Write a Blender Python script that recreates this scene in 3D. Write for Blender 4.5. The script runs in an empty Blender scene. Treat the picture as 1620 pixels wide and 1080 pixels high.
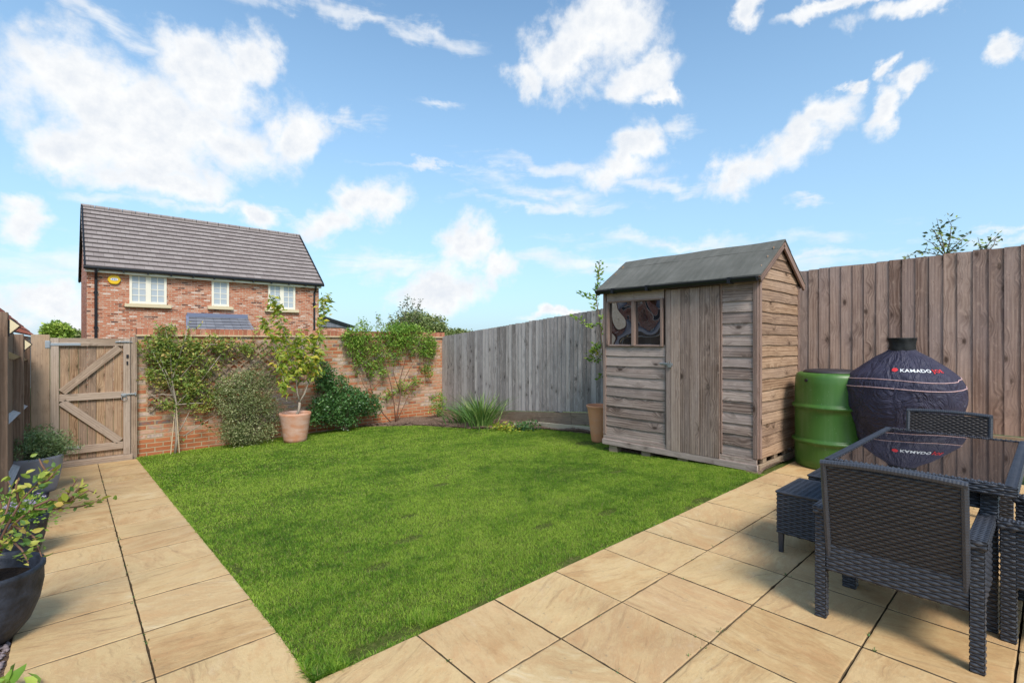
import bpy, math, random
import numpy as np
from mathutils import Vector, Matrix, noise as mnoise
PI = math.pi
SC = bpy.context.scene
COL = SC.collection
random.seed(7)

# ------------------------------------------------------------------ camera numbers (photo pixel grid 1620 x 1080)
CAMH = 1.4
F = 785.0
TH = math.radians(42.45)
FW = Vector((math.sin(TH), math.cos(TH), 0)); RT = Vector((math.cos(TH), -math.sin(TH), 0))
CAM = Vector((0, 0, CAMH))
def ray(x, y):
    return RT * ((x - 810) / F) + FW - Vector((0, 0, (y - 540) / F))
def hb(x, y, b):
    d = ray(x, y); return CAM + d * (b / d.y)
def ha(x, y, a):
    d = ray(x, y); return CAM + d * (a / d.x)
def ht(x, y, t):
    return CAM + ray(x, y) * t
def gz(a, b):
    s = 0.0655 - 0.0019 * max(0, min(7.5, a))
    e = b - 2.5
    e = 0 if e < -0.4 else (e if e > 0.4 else (e + 0.4) ** 2 / 1.6)
    return -s * min(e, 8.5)

# ------------------------------------------------------------------ mesh builder
class MB:
    def __init__(s):
        s.v = []; s.f = []; s.uv = []; s.r = []
    def face(s, idx, uv=None, r=0.5):
        s.f.append(tuple(idx)); s.uv.append(uv or [(0, 0)] * len(idx)); s.r.append(r)
    def poly(s, pts, uv=None, r=0.5):
        n = len(s.v); s.v.extend([tuple(p) for p in pts]); s.face(range(n, n + len(pts)), uv, r)
    def box(s, c, size, M=None, grain=2, r=None, taper=1.0, uo=None):
        """box centred on c; grain = axis index the wood grain follows"""
        if r is None: r = random.random()
        if uo is None: uo = (random.random() * 60, random.random() * 60)
        hx, hy, hz = size[0] / 2, size[1] / 2, size[2] / 2
        P = []
        for z in (-1, 1):
            k = taper if z < 0 else 1
            for x, y in ((-1, -1), (1, -1), (1, 1), (-1, 1)):
                P.append(Vector((x * hx * k, y * hy * k, z * hz)))
        cv = Vector(c); n = len(s.v)
        s.v.extend([tuple((M @ p if M else p) + cv) for p in P])
        for q in ((0, 3, 2, 1), (4, 5, 6, 7), (0, 1, 5, 4), (1, 2, 6, 5), (2, 3, 7, 6), (3, 0, 4, 7)):
            pts = [P[i] for i in q]
            nx = [max(p[k] for p in pts) - min(p[k] for p in pts) < 1e-6 for k in range(3)]
            ax = [k for k in range(3) if not nx[k]]
            if len(ax) < 2: ax = [0, 1]
            if grain in ax:
                u = grain; w = ax[0] if ax[1] == grain else ax[1]
            else: u, w = ax
            o = 0.0 if grain in ax else 31.0
            s.face([n + i for i in q], [(p[u] + uo[0] + o, p[w] + uo[1] + (0.37 if w == 1 else 0)) for p in pts], r)
    def bar(s, p0, p1, w, t, up=(0, 0, 1), r=None):
        """rectangular bar from p0 to p1, width w (along the side), thickness t (along up)"""
        p0 = Vector(p0); p1 = Vector(p1); d = p1 - p0; L = d.length; d.normalize()
        u = Vector(up); sd = d.cross(u).normalized(); u = sd.cross(d).normalized()
        M = Matrix((d, sd, u)).transposed()
        s.box((p0 + p1) / 2, (L, w, t), M, 0, r)
    def tube(s, pts, rad, n=6, r=0.5, cap=True, vs=1.0):
        pts = [Vector(p) for p in pts]; base = len(s.v); L = 0
        if not hasattr(rad, '__len__'): rad = [rad] * len(pts)
        ref = Vector((0.13, 0.21, 1)) if abs((pts[-1] - pts[0]).normalized().z) < 0.9 else Vector((1, 0.1, 0))
        Ls = []
        for i, p in enumerate(pts):
            d = (pts[min(i + 1, len(pts) - 1)] - pts[max(i - 1, 0)]).normalized()
            a = d.cross(ref).normalized(); b = d.cross(a)
            if i: L += (p - pts[i - 1]).length
            Ls.append(L)
            for k in range(n):
                t = 2 * PI * k / n
                s.v.append(tuple(p + (a * math.cos(t) + b * math.sin(t)) * rad[i]))
        for i in range(len(pts) - 1):
            for k in range(n):
                k2 = (k + 1) % n
                s.face([base + i * n + k, base + i * n + k2, base + (i + 1) * n + k2, base + (i + 1) * n + k],
                       [(Ls[i] * vs, k / n), (Ls[i] * vs, (k + 1) / n), (Ls[i + 1] * vs, (k + 1) / n), (Ls[i + 1] * vs, k / n)], r)
        if cap:
            s.face([base + k for k in range(n)][::-1], None, r)
            s.face([base + (len(pts) - 1) * n + k for k in range(n)], None, r)
    def lathe(s, prof, c=(0, 0, 0), n=40, sx=1, sy=1, wob=None, r=0.5):
        base = len(s.v); m = len(prof)
        for i, (R, z) in enumerate(prof):
            for k in range(n):
                t = 2 * PI * k / n
                w = wob(t, z, i) if wob else 1
                s.v.append((c[0] + R * sx * w * math.cos(t), c[1] + R * sy * w * math.sin(t), c[2] + z))
        for i in range(m - 1):
            for k in range(n):
                k2 = (k + 1) % n
                s.face([base + i * n + k, base + i * n + k2, base + (i + 1) * n + k2, base + (i + 1) * n + k],
                       [(k / n * 2, prof[i][1]), ((k + 1) / n * 2, prof[i][1]), ((k + 1) / n * 2, prof[i + 1][1]), (k / n * 2, prof[i + 1][1])], r)
    def build(s, name, mat, parent=None, smooth=False, bevel=0, loc=None):
        me = bpy.data.meshes.new(name)
        me.from_pydata(s.v, [], s.f)
        uvl = me.uv_layers.new(name='UVMap')
        uvl.data.foreach_set('uv', np.array([c for u in s.uv for p in u for c in p], dtype=np.float32))
        at = me.attributes.new('rnd', 'FLOAT', 'FACE'); at.data.foreach_set('value', np.array(s.r, dtype=np.float32))
        me.materials.append(mat)
        if smooth: me.polygons.foreach_set('use_smooth', [True] * len(me.polygons))
        me.update()
        o = bpy.data.objects.new(name, me); COL.objects.link(o)
        if parent: o.parent = parent
        if loc: o.location = loc
        if bevel:
            m = o.modifiers.new('bevel', 'BEVEL'); m.width = bevel; m.segments = 2; m.limit_method = 'ANGLE'
        return o
def npmesh(name, V, Fq, rnd, mat, parent=None, sizes=None, smooth=False):
    """V (n,3); Fq flat loop indices; sizes = loops per face"""
    me = bpy.data.meshes.new(name)
    V = np.asarray(V, np.float32); Fq = np.asarray(Fq, np.int32); sizes = np.asarray(sizes, np.int32)
    me.vertices.add(len(V)); me.vertices.foreach_set('co', V.ravel())
    me.loops.add(len(Fq)); me.loops.foreach_set('vertex_index', Fq)
    me.polygons.add(len(sizes))
    st = np.zeros(len(sizes), np.int32); st[1:] = np.cumsum(sizes)[:-1]
    me.polygons.foreach_set('loop_start', st)
    me.update(calc_edges=True)
    at = me.attributes.new('rnd', 'FLOAT', 'FACE'); at.data.foreach_set('value', np.asarray(rnd, np.float32))
    if smooth: me.polygons.foreach_set('use_smooth', np.ones(len(sizes), bool))
    me.materials.append(mat)
    o = bpy.data.objects.new(name, me); COL.objects.link(o)
    if parent: o.parent = parent
    return o
def tag(o, label=None, cat=None, group=None, kind=None):
    for k, x in (('label', label), ('category', cat), ('group', group), ('kind', kind)):
        if x: o[k] = x
    return o
def thing(name, label, cat, loc=(0, 0, 0), rz=0, group=None):
    o = bpy.data.objects.new(name, None); COL.objects.link(o); o.location = loc; o.rotation_euler = (0, 0, rz)
    o.empty_display_size = 0.1
    return tag(o, label, cat, group)
def copy_tree(o, parent=None):
    c = o.copy(); COL.objects.link(c)
    if parent: c.parent = parent
    for ch in list(o.children): copy_tree(ch, c)
    return c

# ------------------------------------------------------------------ node helper
class NT:
    def __init__(s, nt): s.nt = nt; nt.nodes.clear()
    def n(s, t, ins=None, **kw):
        o = s.nt.nodes.new(t)
        for k, x in kw.items(): setattr(o, k, x)
        for k, x in (ins or {}).items(): s.set(o.inputs[k], x)
        return o
    def set(s, sock, x):
        if isinstance(x, bpy.types.NodeSocket): s.nt.links.new(x, sock)
        elif isinstance(x, bpy.types.Node): s.nt.links.new(x.outputs[0], sock)
        else:
            if sock.type == 'RGBA' and len(x) == 3: x = (*x, 1)
            sock.default_value = x
    def math(s, op, a, b=0.0, c=None, clamp=False):
        d = {0: a, 1: b}
        if c is not None: d[2] = c
        return s.n('ShaderNodeMath', d, operation=op, use_clamp=clamp).outputs[0]
    def mix(s, f, a, b, mode='MIX'):
        o = s.nt.nodes.new('ShaderNodeMix'); o.data_type = 'RGBA'; o.blend_type = mode
        s.set(o.inputs[0], f); s.set(o.inputs[6], a); s.set(o.inputs[7], b)
        return o.outputs[2]
    def ramp(s, f, stops, interp='LINEAR'):
        o = s.nt.nodes.new('ShaderNodeValToRGB'); cr = o.color_ramp; cr.interpolation = interp
        while len(cr.elements) < len(stops): cr.elements.new(0.5)
        for e, (p, c) in zip(cr.elements, stops):
            e.position = p; e.color = (*c, 1) if hasattr(c, '__len__') else (c, c, c, 1)
        s.set(o.inputs[0], f); return o.outputs[0]
    def noise(s, vec, scale, detail=3, rough=0.55, dist=0.0, out=0):
        o = s.n('ShaderNodeTexNoise', {'Scale': scale, 'Detail': detail, 'Roughness': rough, 'Distortion': dist})
        if vec is not None: s.set(o.inputs['Vector'], vec)
        return o.outputs[out]
    def vmul(s, vec, k):
        return s.n('ShaderNodeVectorMath', {0: vec, 1: k}, operation='MULTIPLY').outputs[0]
    def vadd(s, vec, k):
        return s.n('ShaderNodeVectorMath', {0: vec, 1: k}, operation='ADD').outputs[0]
    def bump(s, h, strength=0.5, dist=0.01, normal=None):
        d = {'Height': h, 'Strength': strength, 'Distance': dist}
        if normal is not None: d['Normal'] = normal
        return s.n('ShaderNodeBump', d).outputs[0]
    def attr(s, name='rnd'):
        return s.n('ShaderNodeAttribute', attribute_name=name).outputs['Fac']
    def uv(s): return s.n('ShaderNodeUVMap', uv_map='UVMap').outputs[0]
    def obj(s): return s.n('ShaderNodeTexCoord').outputs['Object']
    def pos(s): return s.n('ShaderNodeNewGeometry').outputs['Position']
def material(name):
    m = bpy.data.materials.new(name); m.use_nodes = True; return m, NT(m.node_tree)
def finish(t, col, rough=0.7, normal=None, spec=0.3, metallic=0.0, trans=0.0, transcol=None, **kw):
    d = {'Base Color': col, 'Roughness': rough, 'Specular IOR Level': spec, 'Metallic': metallic}
    if normal is not None: d['Normal'] = normal
    d.update(kw)
    p = t.n('ShaderNodeBsdfPrincipled', d)
    sh = p.outputs[0]
    if trans > 0:
        tr = t.n('ShaderNodeBsdfTranslucent', {'Color': transcol if transcol is not None else col})
        sh = t.n('ShaderNodeMixShader', {0: trans, 1: sh, 2: tr.outputs[0]}).outputs[0]
    t.n('ShaderNodeOutputMaterial', {0: sh})

def wood(name, dark, mid, light, grey=(0.3, 0.28, 0.28), greyamt=0.3, knots=0.6, var=0.35, rough=0.85, bump=0.4, streak=1.0, low=None):
    m, t = material(name)
    uv = t.uv(); r = t.attr()
    # knots: sparse voronoi cells; the grain bends round them
    kv = t.vmul(uv, (4.6, 9.0, 1))
    vo = t.n('ShaderNodeTexVoronoi', {'Vector': kv, 'Scale': 1.0, 'Randomness': 0.9}, feature='F1')
    kd = vo.outputs['Distance']
    kc = t.n('ShaderNodeSeparateColor', {0: vo.outputs['Color']}).outputs[0]
    kon = t.math('GREATER_THAN', kc, 1 - knots * 0.62)
    near = t.math('MULTIPLY', t.n('ShaderNodeMapRange', {0: kd, 1: 0.05, 2: 0.55, 3: 1.0, 4: 0.0}).outputs[0], kon)
    wob = t.noise(t.vmul(uv, (1.3, 6, 1)), 1.0, 2)
    bend = t.n('ShaderNodeCombineXYZ', {1: t.math('ADD', t.math('MULTIPLY', wob, 0.03), t.math('MULTIPLY', near, 0.055))}).outputs[0]
    guv = t.vadd(uv, bend)
    g1 = t.noise(t.vmul(guv, (4.0, 95, 1)), 1.0, 4, 0.6)
    g2 = t.noise(t.vmul(guv, (2.2, 20, 1)), 1.0, 4, 0.6)
    wv = t.n('ShaderNodeTexWave', {'Vector': t.vmul(guv, (0.35, 11, 1)), 'Scale': 1.0, 'Distortion': 6.0, 'Detail': 3.0, 'Detail Scale': 1.2}, bands_direction='Y').outputs['Fac']
    g = t.math('ADD', t.math('MULTIPLY', g1, 0.36), t.math('ADD', t.math('MULTIPLY', g2, 0.48), t.math('MULTIPLY', wv, 0.17)))
    g = t.math('ADD', g, t.math('MULTIPLY', t.math('SUBTRACT', r, 0.5), var))
    c = t.ramp(g, [(0.30, dark), (0.52, mid), (0.74, light)])
    # weathering: big soft patches, plus streaks down the grain
    wz = t.noise(t.vmul(uv, (0.9, 3.5, 1)), 1.0, 3, 0.6)
    gf = t.n('ShaderNodeMapRange', {0: t.math('ADD', wz, t.math('MULTIPLY', t.math('SUBTRACT', t.n('ShaderNodeTexWhiteNoise', {'W': r}, noise_dimensions='1D').outputs[0], 0.5), 0.35)), 1: 0.35, 2: 0.68, 3: 0.0, 4: 1.0}).outputs[0]
    c = t.mix(t.math('MULTIPLY', gf, greyamt), c, grey)
    st = t.noise(t.vmul(guv, (1.1, 190, 1)), 1.0, 2, 0.7)
    stf = t.math('MULTIPLY', t.n('ShaderNodeMapRange', {0: st, 1: 0.58, 2: 0.75, 3: 0.0, 4: 1.0}).outputs[0], 0.5 * streak)
    c = t.mix(stf, c, tuple(x * 0.35 for x in dark))
    # knot body and ring
    kr = t.n('ShaderNodeMapRange', {0: kd, 1: 0.10, 2: 0.21, 3: 1.0, 4: 0.0}).outputs[0]
    kc2 = t.math('MULTIPLY', t.math('MULTIPLY', kr, kon), 0.85)
    c = t.mix(kc2, c, tuple(x * 0.28 for x in dark))
    halo = t.math('MULTIPLY', near, t.math('MULTIPLY', t.noise(t.vmul(uv, (30, 60, 1)), 1.0, 3), 0.85))
    c = t.mix(halo, c, tuple(x * 0.6 for x in dark))
    if low:      # browner, less bleached wood towards the foot
        z = t.n('ShaderNodeSeparateXYZ', {0: t.pos()}).outputs[2]
        c = t.mix(t.n('ShaderNodeMapRange', {0: t.math('ADD', z, t.math('MULTIPLY', wob, 0.9)), 1: low[1], 2: low[2], 3: 0.6, 4: 0.0}).outputs[0], c, t.mix(1.0, c, low[0], 'MULTIPLY'))
    sv = t.noise(t.vmul(guv, (9, 22, 1)), 1.0, 3, 0.7)      # silvered flecks round the figure of the grain
    c = t.mix(t.n('ShaderNodeMapRange', {0: sv, 1: 0.56, 2: 0.74, 3: 0.0, 4: 0.42}).outputs[0], c, tuple(min(.8, x * 1.25) for x in light))
    c = t.mix(t.n('ShaderNodeMapRange', {0: sv, 1: 0.42, 2: 0.28, 3: 0.0, 4: 0.40}).outputs[0], c, dark)
    if 'grey' not in name: c = t.mix(1.0, c, (1.03, 0.98, 0.935), 'MULTIPLY')
    h = t.math('SUBTRACT', g, t.math('MULTIPLY', stf, 0.6))
    finish(t, c, rough, t.bump(h, bump, 0.006), 0.2)
    return m

def brick(name, stops, mortar=(0.50, 0.43, 0.33), clean_h=0.0, clean=((0.42, 0.13, 0.055), (0.52, 0.19, 0.085)), soft=0.0, bw=0.225, bh=0.075, ms=0.010, blotch=0.35):
    m, t = material(name)
    uv = t.uv()
    jit = t.n('ShaderNodeVectorMath', {0: t.noise(uv, 9.0, 2, out=1), 1: (0.5, 0.5, 0.5)}, operation='SUBTRACT').outputs[0]
    uvj = t.vadd(uv, t.vmul(jit, (0.012, 0.010, 0)))
    b = t.n('ShaderNodeTexBrick', {'Vector': uvj, 'Color1': (0, 0, 0), 'Color2': (1, 1, 1), 'Mortar': (0.5, 0.5, 0.5), 'Scale': 1.0,
            'Mortar Size': ms, 'Mortar Smooth': 0.35, 'Bias': 0.0, 'Brick Width': bw, 'Row Height': bh}, offset=0.5)
    rnd = b.outputs['Color']; mf = b.outputs['Fac']
    n1 = t.noise(uv, 14, 3, 0.65); n2 = t.noise(uv, 1.4, 3)
    f = t.math('ADD', rnd, t.math('MULTIPLY', t.math('SUBTRACT', n1, 0.5), blotch))
    c = t.ramp(f, stops)
    if clean_h > 0:
        sx = t.n('ShaderNodeSeparateXYZ', {0: uv})
        lo = t.math('LESS_THAN', sx.outputs[1], clean_h)
        c = t.mix(lo, c, t.ramp(f, [(0.0, clean[0]), (1.0, clean[1])]))
    fine = t.noise(uv, 120, 2, 0.7)
    c = t.mix(t.math('MULTIPLY', fine, 0.35), c, t.mix(1.0, c, (0.55, 0.55, 0.55), 'MULTIPLY'))
    # lime bloom and soot in soft patches
    c = t.mix(t.n('ShaderNodeMapRange', {0: n2, 1: 0.55, 2: 0.8, 3: 0.0, 4: 0.45}).outputs[0], c, (0.55, 0.42, 0.34))
    c = t.mix(mf, c, t.mix(n1, mortar, tuple(x * 0.72 for x in mortar)))
    h = t.math('ADD', t.math('MULTIPLY', t.math('SUBTRACT', 1.0, mf), 0.8), t.math('MULTIPLY', n1, 0.3))
    finish(t, c, 0.9, t.bump(h, 0.8, 0.012), 0.15)
    return m

def leafmat(name, stops, trans=0.35, rough=0.5, spec=0.4, backlight=None):
    m, t = material(name)
    r = t.attr(); n = t.noise(t.pos(), 7.0, 2)
    f = t.math('ADD', t.math('MULTIPLY', r, 0.8), t.math('MULTIPLY', n, 0.3))
    c = t.ramp(f, [(p, tuple(min(.9, x * 1.22) for x in q)) for p, q in stops])
    finish(t, c, rough, None, spec, trans=trans, transcol=t.mix(0.5, c, (0.30, 0.42, 0.03)))
    return m
def plain(name, col, rough=0.6, metallic=0.0, spec=0.4, nscale=20, namt=0.25, bump=0.0, bscale=60, bd=0.002):
    m, t = material(name)
    p = t.obj(); n = t.noise(p, nscale, 3, 0.6)
    c = t.mix(t.math('MULTIPLY', n, namt * 2), tuple(min(1, x * (1 + namt * .6)) for x in col), tuple(x * (1 - namt) for x in col))
    nb = t.bump(t.noise(p, bscale, 3), bump, bd) if bump else None
    finish(t, c, t.math('ADD', rough - 0.08, t.math('MULTIPLY', n, 0.16)), nb, spec, metallic)
    return m
# ------------------------------------------------------------------ materials
M = {}
M['fence_grey'] = wood('weathered_grey_boards', (0.19, 0.162, 0.15), (0.36, 0.315, 0.295), (0.50, 0.445, 0.42), (0.43, 0.39, 0.385), 0.5, 1.2, 0.50)
M['fence_brown'] = wood('brown_fence_boards', (0.165, 0.105, 0.085), (0.335, 0.235, 0.195), (0.47, 0.345, 0.29), (0.36, 0.285, 0.275), 0.5, 1.2, 0.30, low=((1.22, 0.98, 0.70), 0.3, 1.9))
M['gravel_board'] = wood('gravel_board_wood', (0.15, 0.105, 0.07), (0.29, 0.21, 0.145), (0.38, 0.30, 0.21), (0.3, 0.27, 0.23), 0.4, 0.4, 0.3)
M['shed_front'] = wood('shed_front_wood', (0.120, 0.082, 0.068), (0.31, 0.235, 0.205), (0.50, 0.41, 0.37), (0.40, 0.335, 0.32), 0.6, 0.7, 0.34)
M['shed_side'] = wood('shed_side_wood', (0.155, 0.09, 0.055), (0.33, 0.215, 0.14), (0.47, 0.33, 0.23), (0.38, 0.29, 0.24), 0.35, 0.5, 0.30)
M['door_wood'] = wood('shed_door_wood', (0.13, 0.088, 0.070), (0.29, 0.215, 0.18), (0.42, 0.33, 0.285), (0.33, 0.275, 0.265), 0.5, 0.5, 0.28)
M['trim_wood'] = wood('shed_trim_wood', (0.13, 0.08, 0.062), (0.25, 0.165, 0.135), (0.34, 0.24, 0.20), (0.29, 0.235, 0.225), 0.4, 0.3, 0.25)
M['gate_wood'] = wood('gate_boards_wood', (0.12, 0.068, 0.036), (0.30, 0.19, 0.115), (0.43, 0.30, 0.195), (0.37, 0.29, 0.235), 0.5, 0.75, 0.55)
M['gate_frame'] = wood('gate_frame_wood', (0.17, 0.115, 0.08), (0.34, 0.255, 0.19), (0.48, 0.38, 0.30), (0.42, 0.355, 0.31), 0.55, 0.4, 0.25)
M['dark_post'] = wood('dark_brown_post_wood', (0.11, 0.065, 0.042), (0.20, 0.128, 0.09), (0.28, 0.19, 0.14), (0.25, 0.2, 0.17), 0.3, 0.45, 0.2)  # dark brown wood of the left fence posts and boards
M['pale_rail'] = wood('bleached_rail_wood', (0.27, 0.24, 0.22), (0.45, 0.41, 0.39), (0.58, 0.55, 0.53), (0.55, 0.53, 0.53), 0.6, 0.3, 0.25)
M['trellis'] = wood('trellis_slats', (0.13, 0.085, 0.055), (0.25, 0.18, 0.12), (0.36, 0.28, 0.2), (0.45, 0.37, 0.29), 0.5, 0.1, 0.3)

M['wall_brick'] = brick('reclaimed_wall_brick', [(0.0, (0.20, 0.16, 0.15)), (0.10, (0.42, 0.13, 0.06)), (0.26, (0.52, 0.20, 0.10)), (0.38, (0.57, 0.30, 0.19)),
      (0.55, (0.62, 0.43, 0.33)), (0.68, (0.50, 0.19, 0.09)), (0.80, (0.55, 0.27, 0.16)), (0.90, (0.40, 0.30, 0.26)), (1.0, (0.64, 0.48, 0.38))], (0.54, 0.40, 0.25), 0.30, blotch=.55)
M['house_brick'] = brick('house_brick', [(0.0, (0.10, 0.05, 0.045)), (0.09, (0.32, 0.09, 0.045)), (0.25, (0.52, 0.16, 0.08)), (0.45, (0.55, 0.20, 0.11)),
      (0.58, (0.60, 0.36, 0.26)), (0.72, (0.50, 0.15, 0.075)), (0.86, (0.56, 0.24, 0.14)), (1.0, (0.70, 0.54, 0.46))], (0.60, 0.46, 0.35), blotch=.6)
M['coping_brick'] = brick('coping_brick', [(0.0, (0.33, 0.12, 0.07)), (0.5, (0.46, 0.19, 0.115)), (1.0, (0.54, 0.28, 0.19))], (0.52, 0.40, 0.27), bw=0.085, bh=0.4, ms=0.012)
M['creasing'] = plain('creasing_tile', (0.55, 0.40, 0.25), 0.9, nscale=14, namt=0.3, bump=0.4, bscale=30, bd=0.006)

# paving: riven buff sandstone-look slabs
def paving():
    m, t = material('buff_riven_paving')
    uv = t.uv(); r = t.attr()
    wr = t.noise(t.vmul(uv, (1, 1, 1)), 1.6, 3, 0.55, 1.2, out=1)
    wuv = t.vadd(uv, t.vmul(wr, (0.13, 0.13, 0)))
    band = t.noise(t.vmul(wuv, (3.2, 8.0, 1)), 1.0, 12, 0.80)
    big = t.noise(uv, 2.4, 3, 0.5)
    fine = t.noise(uv, 55, 3, 0.7)
    f = t.math('ADD', t.math('MULTIPLY', band, 0.75), t.math('ADD', t.math('MULTIPLY', big, 0.25), t.math('MULTIPLY', t.math('SUBTRACT', r, 0.5), 0.22)))
    c = t.ramp(f, [(0.26, (0.44, 0.25, 0.11)), (0.38, (0.59, 0.38, 0.18)), (0.48, (0.675, 0.48, 0.245)), (0.56, (0.60, 0.39, 0.195)), (0.64, (0.67, 0.48, 0.25)), (0.76, (0.76, 0.61, 0.39))])
    # pinkish and grey slabs here and there, lichen-dark pits
    hue = t.n('ShaderNodeTexWhiteNoise', {'W': r}, noise_dimensions='1D').outputs[0]
    c = t.mix(t.n('ShaderNodeMapRange', {0: hue, 1: 0.45, 2: 1.0, 3: 0.0, 4: 0.8}).outputs[0], c, t.mix(1.0, c, (0.96, 0.92, 0.94), 'MULTIPLY'))
    pk = t.noise(t.vmul(uv, (2.0, 4.2, 1)), 1.3, 9, 0.78, 0.25)
    c = t.mix(t.n('ShaderNodeMapRange', {0: pk, 1: 0.52, 2: 0.62, 3: 0.0, 4: 0.42}).outputs[0], c, (0.60, 0.33, 0.15))
    c = t.mix(t.n('ShaderNodeMapRange', {0: pk, 1: 0.44, 2: 0.33, 3: 0.0, 4: 0.30}).outputs[0], c, (0.72, 0.57, 0.39))
    ln = t.noise(t.vmul(wuv, (2.2, 24, 1)), 1.0, 4, 0.7)
    c = t.mix(t.n('ShaderNodeMapRange', {0: ln, 1: 0.56, 2: 0.72, 3: 0.0, 4: 0.65}).outputs[0], c, (0.34, 0.20, 0.10))
    pit = t.noise(uv, 19, 4, 0.75)
    c = t.mix(t.n('ShaderNodeMapRange', {0: pit, 1: 0.62, 2: 0.74, 3: 0.0, 4: 0.65}).outputs[0], c, (0.23, 0.19, 0.14))
    c = t.mix(t.math('MULTIPLY', fine, 0.55), c, t.mix(1.0, c, (0.66, 0.64, 0.62), 'MULTIPLY'))
    dirt = t.noise(t.pos(), 1.1, 4, 0.65)
    c = t.mix(t.n('ShaderNodeMapRange', {0: dirt, 1: 0.45, 2: 0.70, 3: 0.0, 4: 0.6}).outputs[0], c, t.mix(1.0, c, (0.70, 0.66, 0.62), 'MULTIPLY'))
    side = t.math('LESS_THAN', r, -0.5)
    c = t.mix(side, c, (0.19, 0.135, 0.08))
    h = t.math('ADD', t.math('MULTIPLY', band, 1.6), t.math('ADD', t.math('MULTIPLY', fine, 0.18), t.math('MULTIPLY', ln, 0.5)))
    finish(t, c, 0.82, t.bump(h, 0.55, 0.008), 0.25)
    return m
M['paving'] = paving()
def soilmat(name, a, b, c3, sc=40):
    m, t = material(name)
    p = t.pos(); n = t.noise(p, sc, 5, 0.75); n2 = t.noise(p, 3.0, 3)
    c = t.ramp(t.math('ADD', t.math('MULTIPLY', n, 0.75), t.math('MULTIPLY', n2, 0.25)), [(0.3, a), (0.5, b), (0.72, c3)])
    finish(t, c, 0.95, t.bump(n, 1.0, 0.03), 0.1)
    return m
M['joint'] = soilmat('paving_joint_sand', (0.05, 0.035, 0.02), (0.13, 0.09, 0.055), (0.24, 0.17, 0.10), 60)
M['soil'] = soilmat('bare_soil', (0.07, 0.042, 0.030), (0.22, 0.145, 0.105), (0.42, 0.30, 0.235), 45)
M['lawn_soil'] = soilmat('lawn_thatch', (0.05, 0.07, 0.012), (0.11, 0.14, 0.028), (0.24, 0.20, 0.08), 45)
M['ground'] = soilmat('open_ground', (0.05, 0.08, 0.02), (0.09, 0.12, 0.035), (0.14, 0.15, 0.06), 4)
M['pebble'] = plain('mauve_pebble', (0.24, 0.19, 0.20), 0.7, nscale=30, namt=0.5)

def grassmat():
    m, t = material('lawn_grass_blades')
    r = t.attr(); p = t.pos()
    n = t.noise(t.vmul(p, (.8, 1.3, 1)), 0.7, 3, 0.6); n2 = t.noise(p, 4.2, 4, 0.7); n3 = t.noise(t.vmul(p, (1, 1, 0)), 12.0, 2, 0.6)
    f = t.math('ADD', t.math('MULTIPLY', r, 0.22), t.math('ADD', t.math('MULTIPLY', n, 0.52), t.math('ADD', t.math('MULTIPLY', n2, 0.46), t.math('MULTIPLY', n3, 0.22))))
    c = t.ramp(f, [(0.47, (0.034, 0.098, 0.010)), (0.57, (0.080, 0.190, 0.015)), (0.66, (0.170, 0.318, 0.023)), (0.77, (0.36, 0.49, 0.060))])
    dry = t.math('GREATER_THAN', r, 0.93)
    c = t.mix(t.math('MULTIPLY', dry, 0.8), c, (0.36, 0.31, 0.13))
    dn = t.noise(p, 1.7, 4, 0.7)
    c = t.mix(t.n('ShaderNodeMapRange', {0: dn, 1: 0.60, 2: 0.76, 3: 0.0, 4: 0.40}).outputs[0], c, (0.27, 0.27, 0.10))
    finish(t, c, 0.55, None, 0.25, trans=0.42, transcol=t.mix(0.4, c, (0.32, 0.52, 0.02)))
    return m
M['grass'] = grassmat()

M['terracotta'] = None
def terracotta(name, col, bloom):
    m, t = material(name)
    p = t.obj(); n = t.noise(t.vmul(p, (4, 4, 7)), 1.3, 4, 0.6); n2 = t.noise(p, 40, 3)
    z = t.n('ShaderNodeSeparateXYZ', {0: p}).outputs[2]
    band = t.noise(t.vmul(p, (1, 1, 9)), 1.5, 2)
    c = t.mix(t.n('ShaderNodeMapRange', {0: t.math('ADD', n, t.math('MULTIPLY', band, 0.5)), 1: 0.62, 2: 0.95, 3: 0.0, 4: bloom}).outputs[0], col, (0.68, 0.50, 0.42))
    c = t.mix(t.math('MULTIPLY', n2, 0.3), c, tuple(x * 0.7 for x in col))
    finish(t, c, 0.85, t.bump(n2, 0.3, 0.003), 0.2)
    return m
M['terracotta'] = terracotta('terracotta_bloomed', (0.58, 0.27, 0.155), 0.75)
M['terracotta2'] = terracotta('terracotta_orange', (0.80, 0.34, 0.17), 0.25)
def greenplastic():
    m, t = material('green_barrel_plastic')
    p = t.obj(); n = t.noise(p, 3, 4, 0.6); s = t.noise(t.vmul(p, (9, 9, 0.7)), 2, 3)
    c = t.mix(n, (0.040, 0.118, 0.016), (0.060, 0.162, 0.025))
    c = t.mix(t.n('ShaderNodeMapRange', {0: s, 1: 0.5, 2: 0.85, 3: 0.0, 4: 0.35}).outputs[0], c, (0.14, 0.22, 0.09))
    sp = t.n('ShaderNodeTexVoronoi', {'Vector': p, 'Scale': 30.0}).outputs['Distance']
    c = t.mix(t.math('MULTIPLY', t.math('LESS_THAN', sp, 0.07), 0.6), c, (0.35, 0.4, 0.3))
    finish(t, c, t.math('ADD', 0.30, t.math('MULTIPLY', n, 0.2)), t.bump(t.noise(p, 160, 2), 0.08, 0.001), 0.5)
    return m
M['green'] = greenplastic()
M['black_lid'] = plain('black_lid_plastic', (0.035, 0.03, 0.034), 0.55)
M['cover'] = None
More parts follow.
